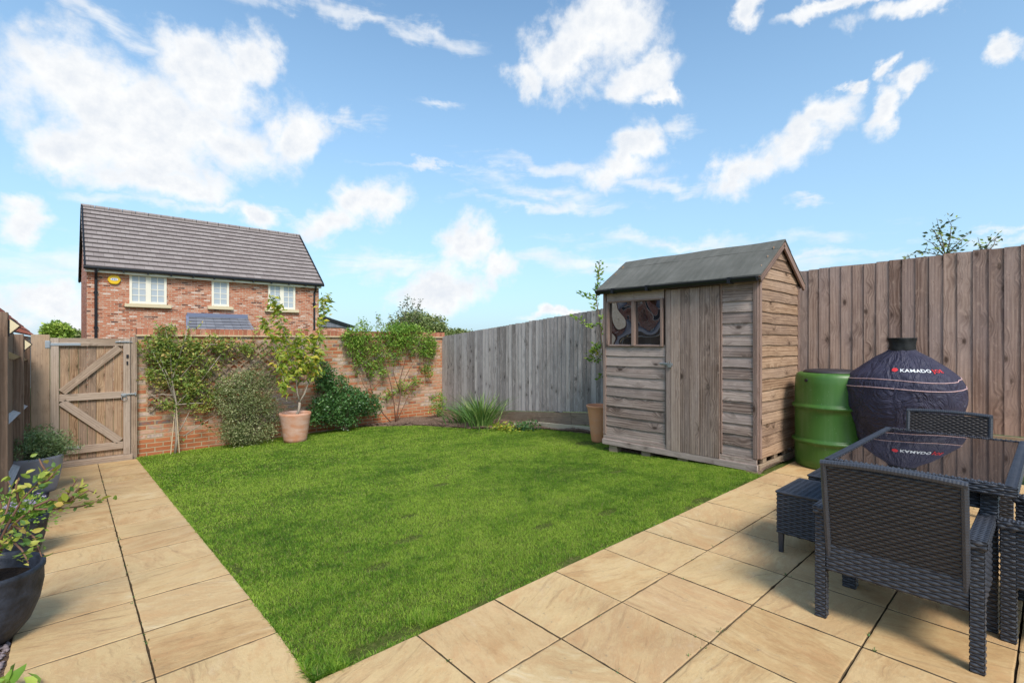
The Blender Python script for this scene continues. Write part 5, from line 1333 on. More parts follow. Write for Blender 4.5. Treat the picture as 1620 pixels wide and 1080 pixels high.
# twiggy dark tree rising behind the wall
tw = Vector((hb(642, 530, 11.2).x, 11.2, -0.7))
tt = thing('twiggy_hawthorn', 'sparse dark leaved shrub rising behind the wall above the climber', 'shrub', tw); off = tw; B_ = 11.2
mb = MB(); L = []
rt_ = [hb(642, 545, B_), hb(645, 520, B_)]
mb.tube([tw - off, hb(643, 560, B_) - off, hb(645, 522, B_) - off], [.03, .025, .014], 6)
for pts in ([(645, 522), (640, 500), (645, 480), (644, 468)], [(645, 520), (655, 500), (661, 485), (666, 473)], [(643, 520), (632, 505), (627, 492)], [(643, 526), (620, 508), (616, 497)], [(642, 530), (600, 512), (595, 498)], [(650, 512), (662, 498), (668, 488)], [(641, 505), (634, 492), (640, 478)], [(648, 502), (650, 488), (654, 474)], [(646, 520), (665, 505)], [(646, 515), (630, 500)]):
    L.append([hb(x, y, B_ + random.uniform(-.15, .15)) for x, y in pts])
sprig_leaves('foliage', L, 'l_twiggy', tt, off, .055, .011, 19, jit=.03, tmat='bark', rad=.007); mb.build('trunk', M['bark'], tt, smooth=True)
# young plant in the corner
b5 = Vector((hb(694, 660, 9.5).x, 9.5, 0)); b5.z = gz(b5.x, b5.y)
shrub('young_rose_bush', 'small leggy rose bush in the corner where wall meets grey fence', 'shrub', b5, [bblob(694, 630, 12, 9, 9.5, .12), bblob(690, 648, 10, 8, 9.45, .1, .6), bblob(698, 642, 9, 10, 9.5, .1, .6)], 'l_climb', 60, 9, .035, .045, 71, 'twig_red', 26, .006)
# strap-leaved clump
bi = Vector((6.12, 7.55, gz(6.1, 7.55)))
ir = thing('iris_clump', 'clump of sword shaped iris leaves in the bed by the grey fence', 'plant', bi)
def straps(n, spread, hmin, hmax, w, seed, mat, parent, cx=0, cy=0, curl=.35):
    rg = random.Random(seed); mb = MB()
    for i in range(n):
        a = rg.uniform(0, 2 * PI); rr = abs(rg.gauss(0, spread)); x = cx + rr * math.cos(a); y = cy + rr * math.sin(a); h = rg.uniform(hmin, hmax)
        ln = rg.uniform(.08, curl) + rr * 1.2; dx, dy = math.cos(a + rg.uniform(-.5, .5)), math.sin(a + rg.uniform(-.5, .5)); th = rg.uniform(0, PI); sx, sy = math.cos(th), math.sin(th)
        ww = w * rg.uniform(.7, 1.2); pr = None; N = 6; r = rg.random(); bendy = rg.uniform(1.3, 2.6)
        for k in range(N + 1):
            t = k / N; o = ln * h * t ** bendy * 1.5; z = h * t * (1 - .25 * ln * t); q = ww * (1 - t ** 2.2) * (.7 + .6 * t if t < .5 else 1)
            c = (x + dx * o, y + dy * o, z); cur = ((c[0] - sx * q, c[1] - sy * q, c[2]), (c[0] + sx * q, c[1] + sy * q, c[2]), c)
            if pr: mb.poly([pr[0], cur[0], (cur[2][0] + sy * q * .3, cur[2][1] - sx * q * .3, cur[2][2]), (pr[2][0] + sy * q * .3, pr[2][1] - sx * q * .3, pr[2][2])], None, r); mb.poly([(pr[2][0] + sy * q * .3, pr[2][1] - sx * q * .3, pr[2][2]), (cur[2][0] + sy * q * .3, cur[2][1] - sx * q * .3, cur[2][2]), cur[1], pr[1]], None, r)
            pr = cur
    return mb.build('foliage', M[mat], parent)
straps(190, .16, .45, .80, .013, 5, 'l_iris', ir, curl=.5)
bi2 = Vector((6.3, 8.25, gz(6.3, 8.25)))
ir2 = thing('lily_clump', 'lower clump of arching narrow leaves left of the iris', 'plant', bi2); straps(210, .22, .30, .60, .009, 9, 'l_dark', ir2, curl=.9); straps(50, .15, .25, .5, .007, 19, 'l_iris', ir2, curl=.9)
pc = [np.array((6.12 + random.gauss(0, .12), 6.85 + random.gauss(0, .16), gz(6.1, 6.9) + abs(random.gauss(.03, .04)))) for _ in range(260)]
lo = thing('low_perennial', 'low yellowing leafy plant right of the iris clump', 'plant', (6.12, 6.85, gz(6.1, 6.85))); leaves('foliage', np.array(pc) - np.array(lo.location), .06, M['l_cherry'], lo, 3, up=.5)
pc = [np.array((6.32 + random.gauss(0, .10), 6.55 + random.gauss(0, .16), gz(6.1, 6.5) + abs(random.gauss(.06, .05)))) for _ in range(260)]
leaves('foliage', np.array(pc) - np.array(lo.location), .055, M['l_dark'], lo, 4, up=.5)
# slim pear tree behind the shed, leaning out
pt = Vector((6.68, 4.72, gz(6.7, 4.7)))
pe = thing('slender_pear_tree', 'slender young pear tree between the grey fence and the shed', 'tree', pt); off = pt
def pp(x, y, a=6.68): return ha(x, y, a)
mb = MB(); mb.tube([(0, 0, -.02), pp(957, 600) - off, pp(950, 520) - off, pp(943, 470) - off, pp(947, 430) - off, pp(949, 410) - off], [.018, .016, .013, .009, .005, .002], 6); mb.build('trunk', M['bark'], pe, smooth=True)
L = [[pp(944, 470), pp(947, 440), pp(949, 414)], [pp(950, 510), pp(935, 518), pp(915, 505), pp(903, 498)], [pp(945, 476), pp(930, 470), pp(916, 464)], [pp(951, 545), pp(938, 556), pp(932, 570)], [pp(951, 530), pp(955, 500)], [pp(953, 560), pp(944, 570), pp(935, 572)], [pp(944, 460), pp(952, 445)], [pp(953, 590), pp(947, 600)], [pp(944, 492), pp(938, 480)], [pp(951, 550), pp(940, 545), pp(936, 560)]]
sprig_leaves('foliage', L, 'l_climb', pe, off, .065, .011, 23, jit=.022, tmat='twig_red', rad=.006)
sprig_leaves('foliage', [[pp(950, 546), pp(940, 556), pp(936, 568)], [pp(946, 440), pp(949, 420)]], 'l_cherry', pe, off, .06, .010, 24, jit=.03, tmat='twig_red')
# evergreen in the grey planter
c = (p1.x, p1.y, p1.z + .50)
o, _ = shrub('potted_evergreen', 'feathery dark green evergreen growing in the grey tapered planter', 'shrub', (p1.x, p1.y, p1.z + .38),
      [((p1.x, p1.y, p1.z + .50), (.30, .28, .13)), ((p1.x + .16, p1.y, p1.z + .54), (.22, .2, .12)), ((p1.x - .12, p1.y, p1.z + .58), (.2, .2, .12)), ((p1.x + .02, p1.y, p1.z + .66), (.16, .16, .10)), ((p1.x + .26, p1.y, p1.z + .47), (.14, .16, .08), .6)], 'l_conifer', 300, 24, .035, .034, 81, 'bark', 40, .008, width=.28)
# lilac flowers
fl = thing('lilac_flowering_plant', 'low plant with small lilac flowers in the middle left pot', 'plant', (p2.x, p2.y, p2.z + .26)); rgq = np.random.default_rng(8)
P = rgq.normal(size=(2600, 3)) * np.array((.10, .10, .05)) + np.array((0, 0, .06)); leaves('foliage', P, .026, M['l_climb'], fl, 8, up=.5, width=.45)
P = rgq.normal(size=(60, 3)) * np.array((.07, .07, .02)) + np.array((0.02, 0, .13)); Q = np.repeat(P, 9, 0) + rgq.normal(size=(540, 3)) * .003
leaves('flower_heads', Q, .019, M['petal'], fl, 9, up=.35, width=.35)
# blueberry bush spilling right from the bowl
bb0 = Vector((p3.x + .02, p3.y, p3.z + .31)); bu = thing('blueberry_bush', 'open blueberry bush with green and yellow leaves arching over the path', 'shrub', bb0); off = bb0
def bp(x, y, t=2.45): return ht(x, y, t)
Lb = [[bb0, bp(12, 830), bp(35, 790, 2.5), bp(75, 748, 2.5), bp(88, 738, 2.5)], [bb0, bp(20, 830), bp(50, 805, 2.45), bp(90, 805, 2.5), bp(130, 800, 2.55), bp(160, 790, 2.55)], [bp(92, 806, 2.5), bp(108, 780, 2.55), bp(122, 757, 2.55)], [bp(50, 803, 2.45), bp(80, 790, 2.5), bp(110, 793, 2.5), bp(140, 775, 2.5), bp(152, 780, 2.55)],
      [bb0, bp(2, 800, 2.4), bp(-10, 770, 2.4)], [bp(30, 795, 2.5), bp(25, 770, 2.5), bp(30, 755, 2.5)], [bp(60, 765, 2.5), bp(75, 760, 2.4), bp(92, 742, 2.4)], [bp(75, 748, 2.5), bp(66, 735, 2.5), bp(62, 725, 2.5)], [bb0, bp(15, 850, 2.3), bp(35, 870, 2.2), bp(45, 890, 2.15)], [bb0, bp(-15, 830, 2.3), bp(-30, 800, 2.3)],
      [bb0, bp(10, 810, 2.6), bp(20, 775, 2.7), bp(12, 760, 2.7)], [bp(110, 793, 2.5), bp(122, 775, 2.5), bp(135, 765, 2.5)], [bp(20, 830), bp(55, 850, 2.35), bp(66, 880, 2.3)], [bb0, bp(5, 860, 2.3), bp(20, 845, 2.2)]]
tbm = MB(); rgb = random.Random(3); P = []; D = []
for ln in Lb:
    tbm.tube([p - off for p in ln], [.007 * (1 - .65 * i / (len(ln) - 1)) for i in range(len(ln))], 6)
    for i, (a, c_) in enumerate(zip(ln[:-1], ln[1:])):
        if i == 0 and len(ln) > 3: continue
        L_ = (c_ - a).length; k = max(2, int(L_ / .0135)); d = (c_ - a).normalized()
        for j in range(k):
            q = a.lerp(c_, (j + rgb.random()) / k) - off; P.append(tuple(q + Vector((rgb.gauss(0, .018), rgb.gauss(0, .02), rgb.gauss(0, .016))))); s = rgb.choice((-1, 1)); D.append(tuple(d * .5 + RT * s * .6 + Vector((0, 0, rgb.uniform(-.2, .5)))))
tbm.build('stem', M['twig_red'], bu, smooth=True)
leaves('foliage', P, .039, M['l_berry'], bu, 12, width=.60, dirs=np.array(D), up=.1, ovate=True)
# leafy plant at bottom left corner of the view
pq = ht(22, 1074, 2.05); bq = Vector((-.235, 2.76, gz(0, 2.8) - .01)); 
hp = thing('leafy_ground_plant', 'bright green broad leaved plant at the paving edge, bottom left', 'plant', bq)
rgq = np.random.default_rng(18); P = rgq.normal(size=(90, 3)) * np.array((.06, .07, .025)) + np.array((.0, 0, .05)); leaves('foliage', P, .075, M['l_climb'], hp, 28, up=.55, width=.55, ovate=True)

# ------------------------------------------------------------------ trees in the distance
def crown_tree(name, label, x, y, rx, ry, b, mat, n, per, crad, size, seed, ground=-1.3, kind='round'):
    c = hb(x, y, b); e = hb(x + rx, y, b); f = hb(x, y + ry, b); R = (e - c).length; Hh = abs(c.z - f.z)
    base = Vector((c.x, c.y, ground)); o = thing(name, label, 'tree', base)
    rg = random.Random(seed); bl = []
    for k in range(16):
        a = rg.uniform(0, 6.28); u = rg.uniform(-.5, .75); q = math.sqrt(max(0, 1 - u * u)) * rg.uniform(.4, .75)
        bl.append(((c.x + R * q * math.cos(a), c.y + R * q * math.sin(a), c.z + Hh * u * .8), (R * .42, R * .42, Hh * .36)))
    P, C, T = clump_points(bl, n, per, crad, seed, .6); o_ = np.array(base); leaves('foliage', P - o_, size, M[mat], o, seed, T, up=.2, width=.8)
    mb = MB(); mb.tube([(0, 0, 0), (0, 0, (c.z - ground) * .5), (0.1, 0, c.z - ground)], [R * .09, R * .07, R * .03], 8)
    for k in range(9): p = Vector(bl[k][0]) - base; mb.tube([(0, 0, (c.z - ground) * .45), Vector((p.x * .5, p.y * .5, (c.z - ground) * .8)), p], [R * .05, R * .03, R * .01], 6)
    mb.build('trunk', M['bark'], o, smooth=True); return o
crown_tree('round_tree', 'broad olive green tree behind the wall left of the grey fence', 664, 530, 40, 36, 42, 'l_far', 900, 16, .22, .20, 91)
crown_tree('round_tree', 'small bright lime green tree above the garden gate', 92, 531, 20, 18, 60, 'l_lime', 600, 14, .2, .24, 92)
crown_tree('distant_tree', 'small distant dark tree just left of where the grey fence starts', 713, 533, 13, 12, 110, 'l_far', 300, 12, .35, .45, 93)
crown_tree('distant_tree', 'distant dark tree peeping over the grey fence near the wall', 734, 534, 13, 13, 110, 'l_far', 300, 12, .35, .45, 94)
crown_tree('distant_tree', 'dull green distant tree right of the lime tree above the gate', 122, 536, 20, 12, 120, 'l_far', 300, 12, .4, .5, 95)
# thin tree rising behind the right fence
BT = 9.2
def tp_(x, y, a=BT): return ha(x, y, a)
tb = tp_(1490, 700); tb.z = 0.2
ft_ = thing('thin_garden_tree', 'sparse young tree with small leaves rising behind the tall right fence', 'tree', tb); off = tb
mb = MB(); mb.tube([(0, 0, 0), tp_(1492, 500) - off, tp_(1496, 405) - off], [.05, .035, .015], 7); mb.tube([tp_(1494, 470) - off, tp_(1540, 420) - off, tp_(1556, 400) - off], [.02, .012, .008], 6); mb.build('trunk', M['bark'], ft_, smooth=True)
L = []
for pts in ([(1496, 410), (1492, 385), (1485, 360), (1482, 345)], [(1496, 408), (1503, 380), (1505, 356), (1499, 345)], [(1496, 405), (1515, 385), (1532, 370)], [(1497, 400), (1520, 392), (1535, 380)], [(1495, 405), (1475, 385), (1462, 378)], [(1494, 398), (1478, 365), (1474, 362)], [(1555, 402), (1565, 385), (1580, 370)], [(1555, 405), (1550, 390), (1547, 375)], [(1556, 405), (1572, 388), (1576, 376)], [(1496, 405), (1508, 395)], [(1494, 405), (1470, 400), (1450, 402)], [(1440, 412), (1436, 402)]):
    L.append([tp_(x, y, BT + random.uniform(-.2, .2)) for x, y in pts])
sprig_leaves('foliage', L, 'l_twiggy', ft_, off, .065, .028, 29, jit=.04, tmat='bark', rad=.008)
sprig_leaves('foliage', L, 'l_lime', ft_, off, .06, .06, 30, jit=.05, tmat='bark', rad=.003)

# ------------------------------------------------------------------ green water butt
wbx = thing('water_butt', 'green plastic ribbed water butt between the shed and covered barbecue', 'water butt', (6.44, 1.70, 0))
Rb = .365
pf = [(.001, 0.0), (Rb * .92, 0.0), (Rb * .97, .02), (Rb * .985, .10), (Rb * .99, .25), (Rb * 1.0, .275), (Rb * 1.07, .285), (Rb * 1.07, .305), (Rb * 1.0, .318), (Rb * .985, .335), (Rb * .985, .60), (Rb * .99, .655), (Rb * 1.07, .665), (Rb * 1.07, .688), (Rb * 1.0, .70), (Rb * .985, .72), (Rb * .98, .92), (Rb * .965, 1.0), (Rb * .93, 1.035), (Rb * .86, 1.05), (Rb * .3, 1.052), (.001, 1.052)]
mb = MB(); mb.lathe(pf, n=64); mb.build('barrel_body', M['green'], wbx, smooth=True, bevel=0)
mb = MB(); mb.lathe([(.001, 1.085), (Rb * .55, 1.085), (Rb * .70, 1.078), (Rb * .76, 1.06), (Rb * .76, 1.052)], n=48); mb.build('lid', M['black_lid'], wbx, smooth=True)
mb = MB(); a_ = math.atan2(-1.70 - .25, -6.44) ; px_, py_ = Rb * math.cos(a_ - .75), Rb * math.sin(a_ - .75)
an = math.atan2(py_, px_); mb.tube([(Rb * .93 * math.cos(an), Rb * .93 * math.sin(an), .97), (Rb * 1.0 * math.cos(an), Rb * 1.0 * math.sin(an), .97)], .018, 12); mb.build('overflow_plug', M['iron'], wbx)

# ------------------------------------------------------------------ covered barbecue
BBX, BBY = 6.33, 1.045
bq_ = thing('covered_barbecue', 'round barbecue under a navy fabric cover with black collar', 'barbecue', (BBX, BBY, 0))
RX, RY = .36, .495            # half depth (a), half width (b)
prof = [(.64, .03), (.70, .25), (.80, .45), (.92, .64), (1.0, .80), (1.01, .93), (.985, .99), (.90, 1.06), (.68, 1.155), (.45, 1.245), (.30, 1.295), (.235, 1.325)]
def prof_r(z):
    for (r0, z0), (r1, z1) in zip(prof[:-1], prof[1:]):
        if z0 <= z <= z1: return r0 + (r1 - r0) * (z - z0) / (z1 - z0)
    return prof[0][0] if z < prof[0][1] else prof[-1][0]
def cover_pt(phi, z, dr=0.0):
    """phi 0 faces the viewer's side (-a); grows towards +b (photo left)"""
    r = prof_r(z); k = 1.0
    low = max(0, min(1, (.95 - z) / .7))
    # hanging folds that deepen downwards, pinches at the seam
    r *= 1 + (.016 + .045 * low) * math.sin(phi * 5 + .6) * (0.4 + low) * .6 + 0.018 * low * math.sin(phi * 13 + z * 3)
    nse = mnoise.noise(Vector((math.cos(phi) * 2.2, math.sin(phi) * 2.2, z * 3.5))) * .034 + (abs(mnoise.noise(Vector((math.cos(phi) * 4.5, math.sin(phi) * 4.5, z * 7 + phi * 2.5)))) - .2) * -.050 * (.4 + .6 * min(1, max(0, (1.22 - z) / .15)))
    if z > 1.2: nse *= .35
    sm = math.exp(-((phi + .30) / .055) ** 2) * .016 * max(0, min(1, (1.2 - z) / .3))
    r = r * 1.0 + nse - sm
    x = -math.cos(phi) * (RX * r + dr + (0.0)); y = math.sin(phi) * (RY * r + dr)
    if r < .46:      # neck is circular, not oval
        t = (.46 - r) / .235; t = max(0, min(1, t)); m_ = (RX + RY) / 2; x = x * (1 - t) + (-math.cos(phi) * (m_ * r + dr)) * t; y = y * (1 - t) + math.sin(phi) * (m_ * r + dr) * t
    return Vector((x, y, z))
mb = MB(); NP, NZ = 150, 80
for i in range(NZ + 1):
    z = .03 + (1.325 - .03) * i / NZ
    for k in range(NP): mb.v.append(tuple(cover_pt(2 * PI * k / NP, z)))
for i in range(NZ):
    for k in range(NP):
        k2 = (k + 1) % NP; u0, u1 = k / NP * 3, (k + 1) / NP * 3; v0, v1 = i / NZ * 1.3, (i + 1) / NZ * 1.3
        mb.face([i * NP + k, (i + 1) * NP + k, (i + 1) * NP + k2, i * NP + k2], [(u0, v0), (u0, v1), (u1, v1), (u1, v0)])
mb.build('fabric_cover', M['cover'], bq_, smooth=True)
mb = MB(); cw = lambda t, z, i: 1 + .035 * math.sin(5 * t + i) + .02 * math.sin(11 * t)
mb.lathe([(.110, 1.30), (.114, 1.325), (.106, 1.36), (.109, 1.40), (.117, 1.425), (.120, 1.435), (.112, 1.437), (.104, 1.425), (.099, 1.39), (.001, 1.385)], n=40, wob=cw); mb.build('neck_collar', M['collar'], bq_, smooth=True)
for (zA, amp) in ((1.035, .012), (.955, .010)):
    mb = MB(); mb.tube([cover_pt(t, zA + amp * math.sin(t * 3 + .8) - .02 * math.cos(t), .003) for t in [2 * PI * k / 120 for k in range(121)]], .0045, 5, cap=False); mb.build('piping', M['pink_piping'], bq_)
mb = MB()
for ph in (.62,):
    mb.tube([cover_pt(ph - .0 * z, z, .0015) for z in [1.0 + .31 * k / 14 for k in range(15)]], .0035, 4); mb.tube([cover_pt(-.30, z, .0012) for z in [.3 + .85 * k / 20 for k in range(21)]], .003, 4)
mb.build('seam', M['cover'], bq_)
def text_on_cover(s, mat, name, phi0, z0, size, dirn=-1, gap=.0):
    cu = bpy.data.curves.new(name, 'FONT'); cu.body = s; cu.size = size; cu.resolution_u = 3; cu.space_character = 1.10
    tmp = bpy.data.objects.new('tmp_text', cu); COL.objects.link(tmp); cu.offset = size * .028
    bpy.context.view_layer.update(); dg = bpy.context.evaluated_depsgraph_get()
    me = bpy.data.meshes.new_from_object(tmp.evaluated_get(dg)); bpy.data.objects.remove(tmp)
    w = max(v.co.x for v in me.vertices)
    import bmesh
    bm = bmesh.new(); bm.from_mesh(me); bmesh.ops.triangulate(bm, faces=bm.faces[:])
    for _ in range(2): bmesh.ops.subdivide_edges(bm, edges=[e for e in bm.edges if e.calc_length() > .010], cuts=1, use_grid_fill=True); bmesh.ops.triangulate(bm, faces=bm.faces[:])
    bm.to_mesh(me); bm.free()
    for v in me.vertices:
        ph = phi0 - v.co.x * 1.12 / .5; zz = z0 + v.co.y * .62 ; v.co = cover_pt(ph, zz, .006)
    me.materials.clear(); me.materials.append(mat); o = bpy.data.objects.new(name, me); COL.objects.link(o); o.parent = bq_
    m = o.modifiers.new('thick', 'SOLIDIFY'); m.thickness = .0015
    return phi0 - w * 1.12 / .5
# lettering and emblem as printed on the cover
TP = -.07; TZ = 1.105
e_ = text_on_cover('KAMADO', M['white_ink'], 'lettering', TP, TZ, .064)
text_on_cover('JOE', M['red_ink'], 'lettering', e_ - .03, TZ, .064)
mb = MB(); pts = []
for k in range(28):
    t = 2 * PI * k / 28; rr = .027 * (1 + .10 * abs(math.cos(t * 2.5))); pts.append((rr * math.cos(t), rr * math.sin(t) * 1.0))
c_ = cover_pt(TP + .10, TZ + .018, .0045); 
for k in range(28):
    a, b = pts[k], pts[(k + 1) % 28]
    mb.poly([c_, cover_pt(TP + .10 - a[0] * 2.24, TZ + .018 + a[1] * .62, .0045), cover_pt(TP + .10 - b[0] * 2.24, TZ + .018 + b[1] * .62, .0045)])
mb.build('emblem', M['red_ink'], bq_)

# ------------------------------------------------------------------ rattan furniture
def weave(mb, o, u, v, W, H, row=.0138, stake=.036, amp=.0023, rg=None, lift=.0):
    """woven strands: rows run along u, stacked along v, on the rectangle o + [0,W]u + [0,H]v; normal = u x v"""
    o = Vector(o); u = Vector(u).normalized(); v = Vector(v).normalized(); n = u.cross(v).normalized()
    rows = max(1, round(H / row)); rh = H / rows; segs = max(3, round(W / stake * 4)); rg = rg or random
    for j in range(rows):
        ph = PI * (j % 2); r = rg.random() * .5 + (.25 if j % 2 else .1); base = len(mb.v); vc = (j + .5) * rh; ju = rg.uniform(0, 5)
        for i in range(segs + 1):
            x = W * i / segs; wv = math.sin(PI * x / stake + ph); h = amp * wv + amp + lift
            e = rh * (.46 + .05 * wv)
            c = o + u * x + v * vc
            mb.v += [tuple(c - v * e + n * (h - .0018)), tuple(c + n * (h + .0012)), tuple(c + v * e + n * (h - .0018))]
        for i in range(segs):
            a = base + i * 3; x0, x1 = W * i / segs + ju, W * (i + 1) / segs + ju
            mb.face([a, a + 3, a + 4, a + 1], [(x0, 0), (x1, 0), (x1, .005), (x0, .005)], r); mb.face([a + 1, a + 4, a + 5, a + 2], [(x0, .005), (x1, .005), (x1, .01), (x0, .01)], r)
def woven_box(c, size, parent, name, faces='xXyYzZ', mat='rattan', row=.0138, stake=.036, taper=None, rowdir=None, M3=None):
    """a box wrapped in woven strands over a dark box that paints shade into the gaps"""
    cx, cy, cz = c; sx, sy, sz = size; mb = MB()
    R = M3 or Matrix.Identity(3); cv = Vector(c)
    def add(o, u, v, W, H): weave(mb, cv + R @ Vector(o), R @ Vector(u), R @ Vector(v), W, H, row, stake)
    x, y, z = sx / 2, sy / 2, sz / 2
    if 'x' in faces: add((-x, y, -z), (0, -1, 0), (0, 0, 1), sy, sz)
    if 'X' in faces: add((x, -y, -z), (0, 1, 0), (0, 0, 1), sy, sz)
    if 'y' in faces: add((-x, -y, -z), (1, 0, 0), (0, 0, 1), sx, sz)
    if 'Y' in faces: add((x, y, -z), (-1, 0, 0), (0, 0, 1), sx, sz)
    if 'Z' in faces:
        if sx >= sy: add((-x, y, z), (0, -1, 0), (1, 0, 0), sy, sx)
        else: add((-x, -y, z), (1, 0, 0), (0, 1, 0), sx, sy)
    if 'z' in faces: add((-x, -y, -z), (0, 1, 0), (1, 0, 0), sy, sx)
    ob = mb.build(name, M[mat], parent)
    core = MB(); core.box(c, (sx + .001, sy + .001, sz + .001), R); k = core.build(name + '_core', M['rattan_under'], ob)
    return ob
def make_chair(label):
    """faces +x; origin on the floor under its middle"""
    t = thing('rattan_armchair', label, 'chair', (0, 0, 0), 0, 'rattan armchairs round the table')
    W = .64; hw = W / 2; D0, D1 = -.27, .30
    woven_box((0.0, 0, .315), (.52, W - .11, .13), t, 'seat_frame', 'xXyYzZ')
    for sy in (-1, 1):
        y = sy * (hw - .028)
        woven_box((D0 + .03, y, .265), (.050, .044, .53), t, 'leg', 'xXyY', stake=.024, row=.0138)
        woven_box((D1 - .03, y, .265), (.050, .044, .53), t, 'leg', 'xXyY', stake=.024, row=.0138)
        woven_box(((D0 + D1) / 2, y, .545), (D1 - D0 + .01, .062, .034), t, 'arm', 'xXyYZz', stake=.022, row=.014)
        woven_box(((D0 + D1) / 2, y, .39), (D1 - D0 - .11, .035, .26), t, 'side_panel', 'yY')
    # reclined back, woven both sides, in a tube frame with a gently bowed top
    bx0, bz0, bx1, bz1 = -.245, .335, -.335, .80; ln = math.hypot(bx1 - bx0, bz1 - bz0); v = Vector(((bx1 - bx0) / ln, 0, (bz1 - bz0) / ln))
    hb_ = hw - .062; mb = MB()
    nrm = Vector((0, -1, 0)).cross(v)
    weave(mb, Vector((bx0, hb_ - .012, bz0)) + nrm * .004, (0, -1, 0), v, 2 * hb_ - .024, ln - .01, .0140, .024, .0020)
    weave(mb, Vector((bx0, -hb_ + .012, bz0)) - nrm * .004, (0, 1, 0), v, 2 * hb_ - .024, ln - .01, .0140, .024, .0020)
    bk = mb.build('backrest', M['rattan_brown'], t)
    mb = MB(); mb.bar(Vector((bx0, 0, bz0)), Vector((bx0, 0, bz0)) + v * (ln - .01), 2 * hb_ - .03, .006, up=nrm); mb.build('backrest_core', M['rattan_under'], bk)  # dark bar between the woven sides paints the shade of their gaps
    mb = MB()
    def wrap(p0, p1, rad, bow=0.0):
        p0 = Vector(p0); p1 = Vector(p1); L = (p1 - p0).length; n = int(L / .0065); pts = []; rs = []
        for i in range(n + 1):
            s = i / n; pts.append(p0.lerp(p1, s) + v * bow * (1 - (2 * s - 1) ** 2)); rs.append(rad * (1.0 if i % 2 else .95))
        mb.tube(pts, rs, 8, random.random() * .5 + .3)
    for sy in (-1, 1): wrap((bx0, sy * hb_, bz0 - .03), Vector((bx0, sy * hb_, bz0)) + v * ln, .0155)
    tpv = Vector((bx0, 0, bz0)) + v * ln; wrap(tpv + Vector((0, -hb_ - .012, 0)), tpv + Vector((0, hb_ + .012, 0)), .0165, .012)
    mb.build('back_frame', M['rattan'], t)
    return t
random.seed(99)
ch = make_chair('charcoal rattan armchair seen from behind, standing in front of the table')
ch.location = (2.885 + .24, .512, 0.0)
c2 = copy_tree(ch); c2.location = (5.14, .60, 0); c2.rotation_euler = (0, 0, PI); c2['label'] = 'rattan armchair across the table beside the covered barbecue, only its back showing'
c3 = copy_tree(ch); c3.location = (3.565, -.14, 0); c3.rotation_euler = (0, 0, PI / 2 - .05); c3['label'] = 'rattan armchair cut off at the right edge, right of the nearest chair'
# table
TX0, TX1, TY0, TY1, TZh = 3.24, 4.77, .115, .89, .73
tb_ = thing('rattan_table', 'charcoal rattan dining table with black glass top reflecting the fence', 'table', ((TX0 + TX1) / 2, (TY0 + TY1) / 2, 0)); cx, cy = tb_.location.x, tb_.location.y
LX, LY = TX1 - TX0, TY1 - TY0; bw_ = .042
for s in (-1, 1):
    woven_box((0, s * (LY / 2 - bw_ / 2), TZh - .024), (LX, bw_, .048), tb_, 'top_rim', 'xXyYZz', row=.012, stake=.03)
    woven_box((s * (LX / 2 - bw_ / 2), 0, TZh - .024), (bw_, LY - 2 * bw_, .048), tb_, 'top_rim', 'xXZz', row=.012, stake=.03)
mb = MB(); mb.box((0, 0, TZh - .006), (LX - 2 * bw_ + .0, LY - 2 * bw_ + .0, .008)); mb.build('glass_top', M['table_glass'], tb_)
woven_box((0, 0, TZh - .10), (LX - .22, LY - .16, .10), tb_, 'apron', 'xXyY')
for sx in (-1, 1):
    for sy in (-1, 1): woven_box((sx * (LX / 2 - .11), sy * (LY / 2 - .10), (TZh - .05) / 2), (.06, .06, TZh - .05), tb_, 'leg', 'xXyY', stake=.03)
# footstools
def make_stool(label):
    t = thing('rattan_footstool', label, 'stool', (0, 0, 0), 0, 'rattan footstools tucked by the table')
    woven_box((0, 0, .265), (.44, .44, .27), t, 'seat_box', 'xXyYzZ')
    mb = MB()
    for (p0, p1) in (((-.222, -.222), (.222, -.222)), ((.222, -.222), (.222, .222)), ((.222, .222), (-.222, .222)), ((-.222, .222), (-.222, -.222))): mb.tube([(p0[0], p0[1], .40), (p1[0], p1[1], .40)], .009, 8)
    mb.build('top_piping', M['rattan'], t)
    for sx in (-1, 1):
        for sy in (-1, 1): mb = MB(); mb.box((sx * .20, sy * .20, .066), (.032, .032, .132), None, 2, taper=.8); mb.build('leg', M['rattan'], t, bevel=.003)
    return t
s1_ = make_stool('square rattan footstool left of the nearest armchair'); s1_.location = (3.76, 1.03, 0)
s2_ = copy_tree(s1_); s2_.location = (4.36, 1.02, 0); s2_['label'] = 'second rattan footstool half hidden behind the nearest armchair back'
# ------------------------------------------------------------------ camera, light and sky
cd = bpy.data.cameras.new('camera'); cam = bpy.data.objects.new('camera', cd); COL.objects.link(cam)
cam.location = CAM; cam.rotation_euler = (PI / 2, 0, -TH); cd.lens = F / 1620 * 36; cd.sensor_width = 36; cd.clip_end = 9000; cd.clip_start = .05
SC.camera = cam
SD = Vector((0.36, 1.0, -1.18)).normalized()
el = math.asin(-SD.z); rot = math.atan2(-SD.x, -SD.y)
ld = bpy.data.lights.new('sun', 'SUN'); ld.energy = 2.5; ld.angle = math.radians(18); ld.color = (1.0, .945, .86)
lo_ = bpy.data.objects.new('sun', ld); COL.objects.link(lo_); lo_.rotation_euler = SD.to_track_quat('-Z', 'Y').to_euler()
W = bpy.data.worlds.new('World'); SC.world = W; W.use_nodes = True
t = NT(W.node_tree)
sky = t.n('ShaderNodeTexSky'); sky.sky_type = 'NISHITA'; sky.sun_disc = False; sky.sun_elevation = el; sky.sun_rotation = rot
sky.air_density = 1.0; sky.dust_density = 1.0; sky.ozone_density = 1.6; sky.altitude = 50
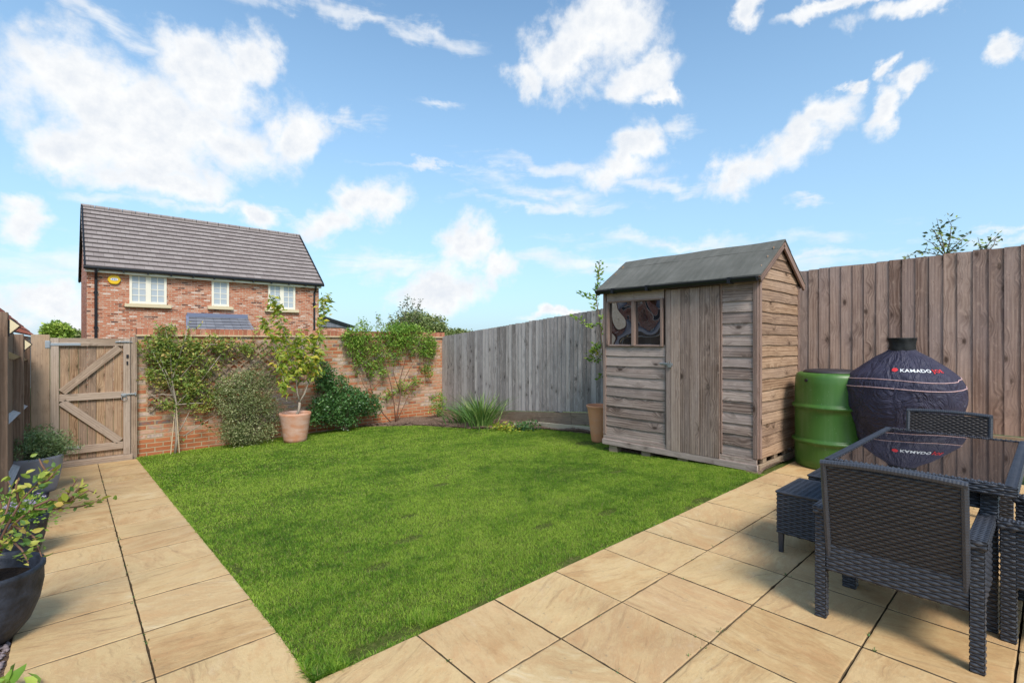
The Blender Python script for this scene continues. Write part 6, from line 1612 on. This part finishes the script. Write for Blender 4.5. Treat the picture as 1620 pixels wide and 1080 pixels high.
# direction -> (azimuth, elevation), clouds are masses at fixed places on the sky
D = t.n('ShaderNodeTexCoord').outputs['Generated']
sp = t.n('ShaderNodeSeparateXYZ', {0: D})
az = t.math('ARCTAN2', sp.outputs[0], sp.outputs[1]); ele = t.math('ARCSINE', sp.outputs[2])
uvv = t.n('ShaderNodeCombineXYZ', {0: az, 1: ele}).outputs[0]
def pxdir(x, y):
    d = ray(x, y).normalized(); return math.atan2(d.x, d.y), math.asin(d.z)
n1 = t.noise(uvv, 5.5, 8, .60, 0.25, out=1)
nf = t.n('ShaderNodeVectorMath', {0: n1, 1: (.5, .5, .5)}, operation='SUBTRACT').outputs[0]
warp = t.vadd(uvv, t.vmul(nf, (.20, .16, 0)))
nb2 = t.noise(uvv, 17, 7, .62)
def cloudfield(blobs):
    cur = None
    for (x, y, rx, ry, rot_) in blobs:
        a, e = pxdir(x, y); a1, _ = pxdir(x + rx, y); _, e1 = pxdir(x, y - ry)
        mp = t.n('ShaderNodeMapping', {0: warp}, vector_type='TEXTURE'); mp.inputs[1].default_value = (a, e, 0); mp.inputs[2].default_value = (0, 0, math.radians(rot_)); mp.inputs[3].default_value = (abs(a1 - a) * 1.28, abs(e1 - e) * 1.25, 1)
        ln = t.n('ShaderNodeVectorMath', {0: mp.outputs[0]}, operation='LENGTH').outputs['Value']
        v = t.math('SUBTRACT', 1.0, ln)
        cur = v if cur is None else t.math('SMOOTH_MAX', cur, v, .12)
    return cur
CUM = [(200, 165, 175, 90, 0), (300, 85, 80, 55, 0), (110, 115, 95, 50, 0), (405, 75, 42, 62, 0), (120, 235, 90, 52, 0), (300, 205, 150, 72, -8), (475, 205, 55, 44, 15), (240, 285, 110, 32, 0), (350, 135, 95, 70, 0), (200, 230, 120, 60, 0),
       (900, 95, 85, 55, 0), (960, 50, 90, 60, 0), (1010, 115, 65, 35, 0), (1060, 148, 45, 14, -15), (830, 110, 40, 35, 0),
       (1250, 225, 70, 36, 28), (1160, 265, 48, 40, 10), (1310, 185, 45, 32, 25), (1395, 175, 35, 22, 40), (1440, 135, 32, 20, 25), (1398, 118, 18, 22, 0), (1358, 146, 16, 14, 0),
       (700, 455, 75, 40, 12), (745, 395, 42, 42, 0), (790, 430, 40, 30, 0), (590, 325, 50, 36, 25), (520, 355, 75, 28, 10), (395, 348, 45, 20, 0), (30, 355, 50, 36, 0), (60, 465, 80, 40, 0), (110, 500, 60, 30, 0),
       (1010, 215, 48, 38, 0), (980, 262, 75, 30, 0), (1195, 10, 28, 24, 0), (1330, 2, 110, 16, 0), (1440, 10, 90, 22, 0), (880, 500, 60, 9, 6), (1600, 80, 40, 26, 0)]
WSP = [(860, 300, 130, 22, -6), (1040, 292, 90, 14, -4), (870, 325, 150, 12, -2), (880, 250, 100, 16, 0), (1085, 195, 35, 14, 0), (560, 25, 180, 20, -4), (680, 50, 90, 20, -10), (150, 25, 170, 22, -6), (1080, 378, 240, 14, 0), (1300, 395, 150, 12, 0), (1600, 370, 60, 9, 0), (1600, 395, 90, 12, 0), (700, 182, 35, 9, 0), (540, 190, 60, 14, 0), (330, 330, 230, 12, 2),
       (620, 420, 130, 18, 0), (390, 250, 90, 6, 0), (680, 266, 90, 6, 0), (1265, 315, 34, 8, 0), (930, 420, 170, 20, 0), (100, 420, 170, 35, 0), (1150, 420, 300, 18, 0)]
fc = t.math('ADD', cloudfield(CUM), t.math('MULTIPLY', t.math('SUBTRACT', nb2, .5), 1.45))
mc = t.n('ShaderNodeMapRange', {0: fc, 1: -.02, 2: .68, 3: 0.0, 4: 1.0}, interpolation_type='SMOOTHSTEP').outputs[0]
streak = t.noise(t.vmul(uvv, (1.0, 4.2, 1)), 9, 7, .62, .4)
fw_ = t.math('ADD', cloudfield(WSP), t.math('MULTIPLY', t.math('SUBTRACT', streak, .5), 2.4))
mw = t.math('MULTIPLY', t.n('ShaderNodeMapRange', {0: fw_, 1: .0, 2: 1.2, 3: 0.0, 4: 1.0}, interpolation_type='SMOOTHSTEP').outputs[0], .72)
# clouds elsewhere on the sky, away from the part the photograph shows
oth = t.noise(t.vmul(D, (1, 1, 2.2)), 2.6, 7, .6); front = t.n('ShaderNodeVectorMath', {0: D, 1: tuple(FW)}, operation='DOT_PRODUCT').outputs['Value']
mo = t.math('MULTIPLY', t.n('ShaderNodeMapRange', {0: oth, 1: .52, 2: .66, 3: 0.0, 4: 1.0}, interpolation_type='SMOOTHSTEP').outputs[0], t.n('ShaderNodeMapRange', {0: front, 1: .35, 2: .05, 3: 0.0, 4: .9}).outputs[0])
mask = t.math('MAXIMUM', t.math('MAXIMUM', mc, mw), mo)
thick = t.n('ShaderNodeMapRange', {0: t.math('ADD', fc, t.math('MULTIPLY', t.math('SUBTRACT', t.noise(uvv, 9, 5, .55), .5), .8)), 1: .35, 2: 1.3, 3: 0.0, 4: 1.0}, interpolation_type='SMOOTHSTEP').outputs[0]
SKYK = 1.0
nb3 = t.noise(t.vadd(uvv, (-.012, .020, 0)), 17, 7, .62)
relief = t.math('MULTIPLY_ADD', t.math('SUBTRACT', nb2, nb3), 2.2, .42, clamp=True)
soft = t.math('ADD', t.math('MULTIPLY', thick, .34), t.math('MULTIPLY', relief, .58), clamp=True)
cwhite = t.mix(soft, (4.9, 4.9, 4.85), (3.35, 3.65, 4.10))
base = t.mix(1.0, sky.outputs[0], (1.04, 1.19, 1.14), 'MULTIPLY')
# thin milky veil towards the horizon
hz = t.n('ShaderNodeMapRange', {0: ele, 1: 0.02, 2: .60, 3: .75, 4: 0.0}).outputs[0]
base = t.mix(hz, base, (1.95, 3.0, 4.15))
colr = t.mix(mask, base, cwhite)
bg = t.n('ShaderNodeBackground', {'Color': colr, 'Strength': 0.15})
t.n('ShaderNodeOutputWorld', {0: bg.outputs[0]})
SC.view_settings.view_transform = 'Standard'; SC.view_settings.look = 'None'; SC.view_settings.exposure = 0.52; SC.view_settings.gamma = 1
SC.cycles.max_bounces = 8; SC.cycles.transparent_max_bounces = 4; SC.cycles.use_denoising = True
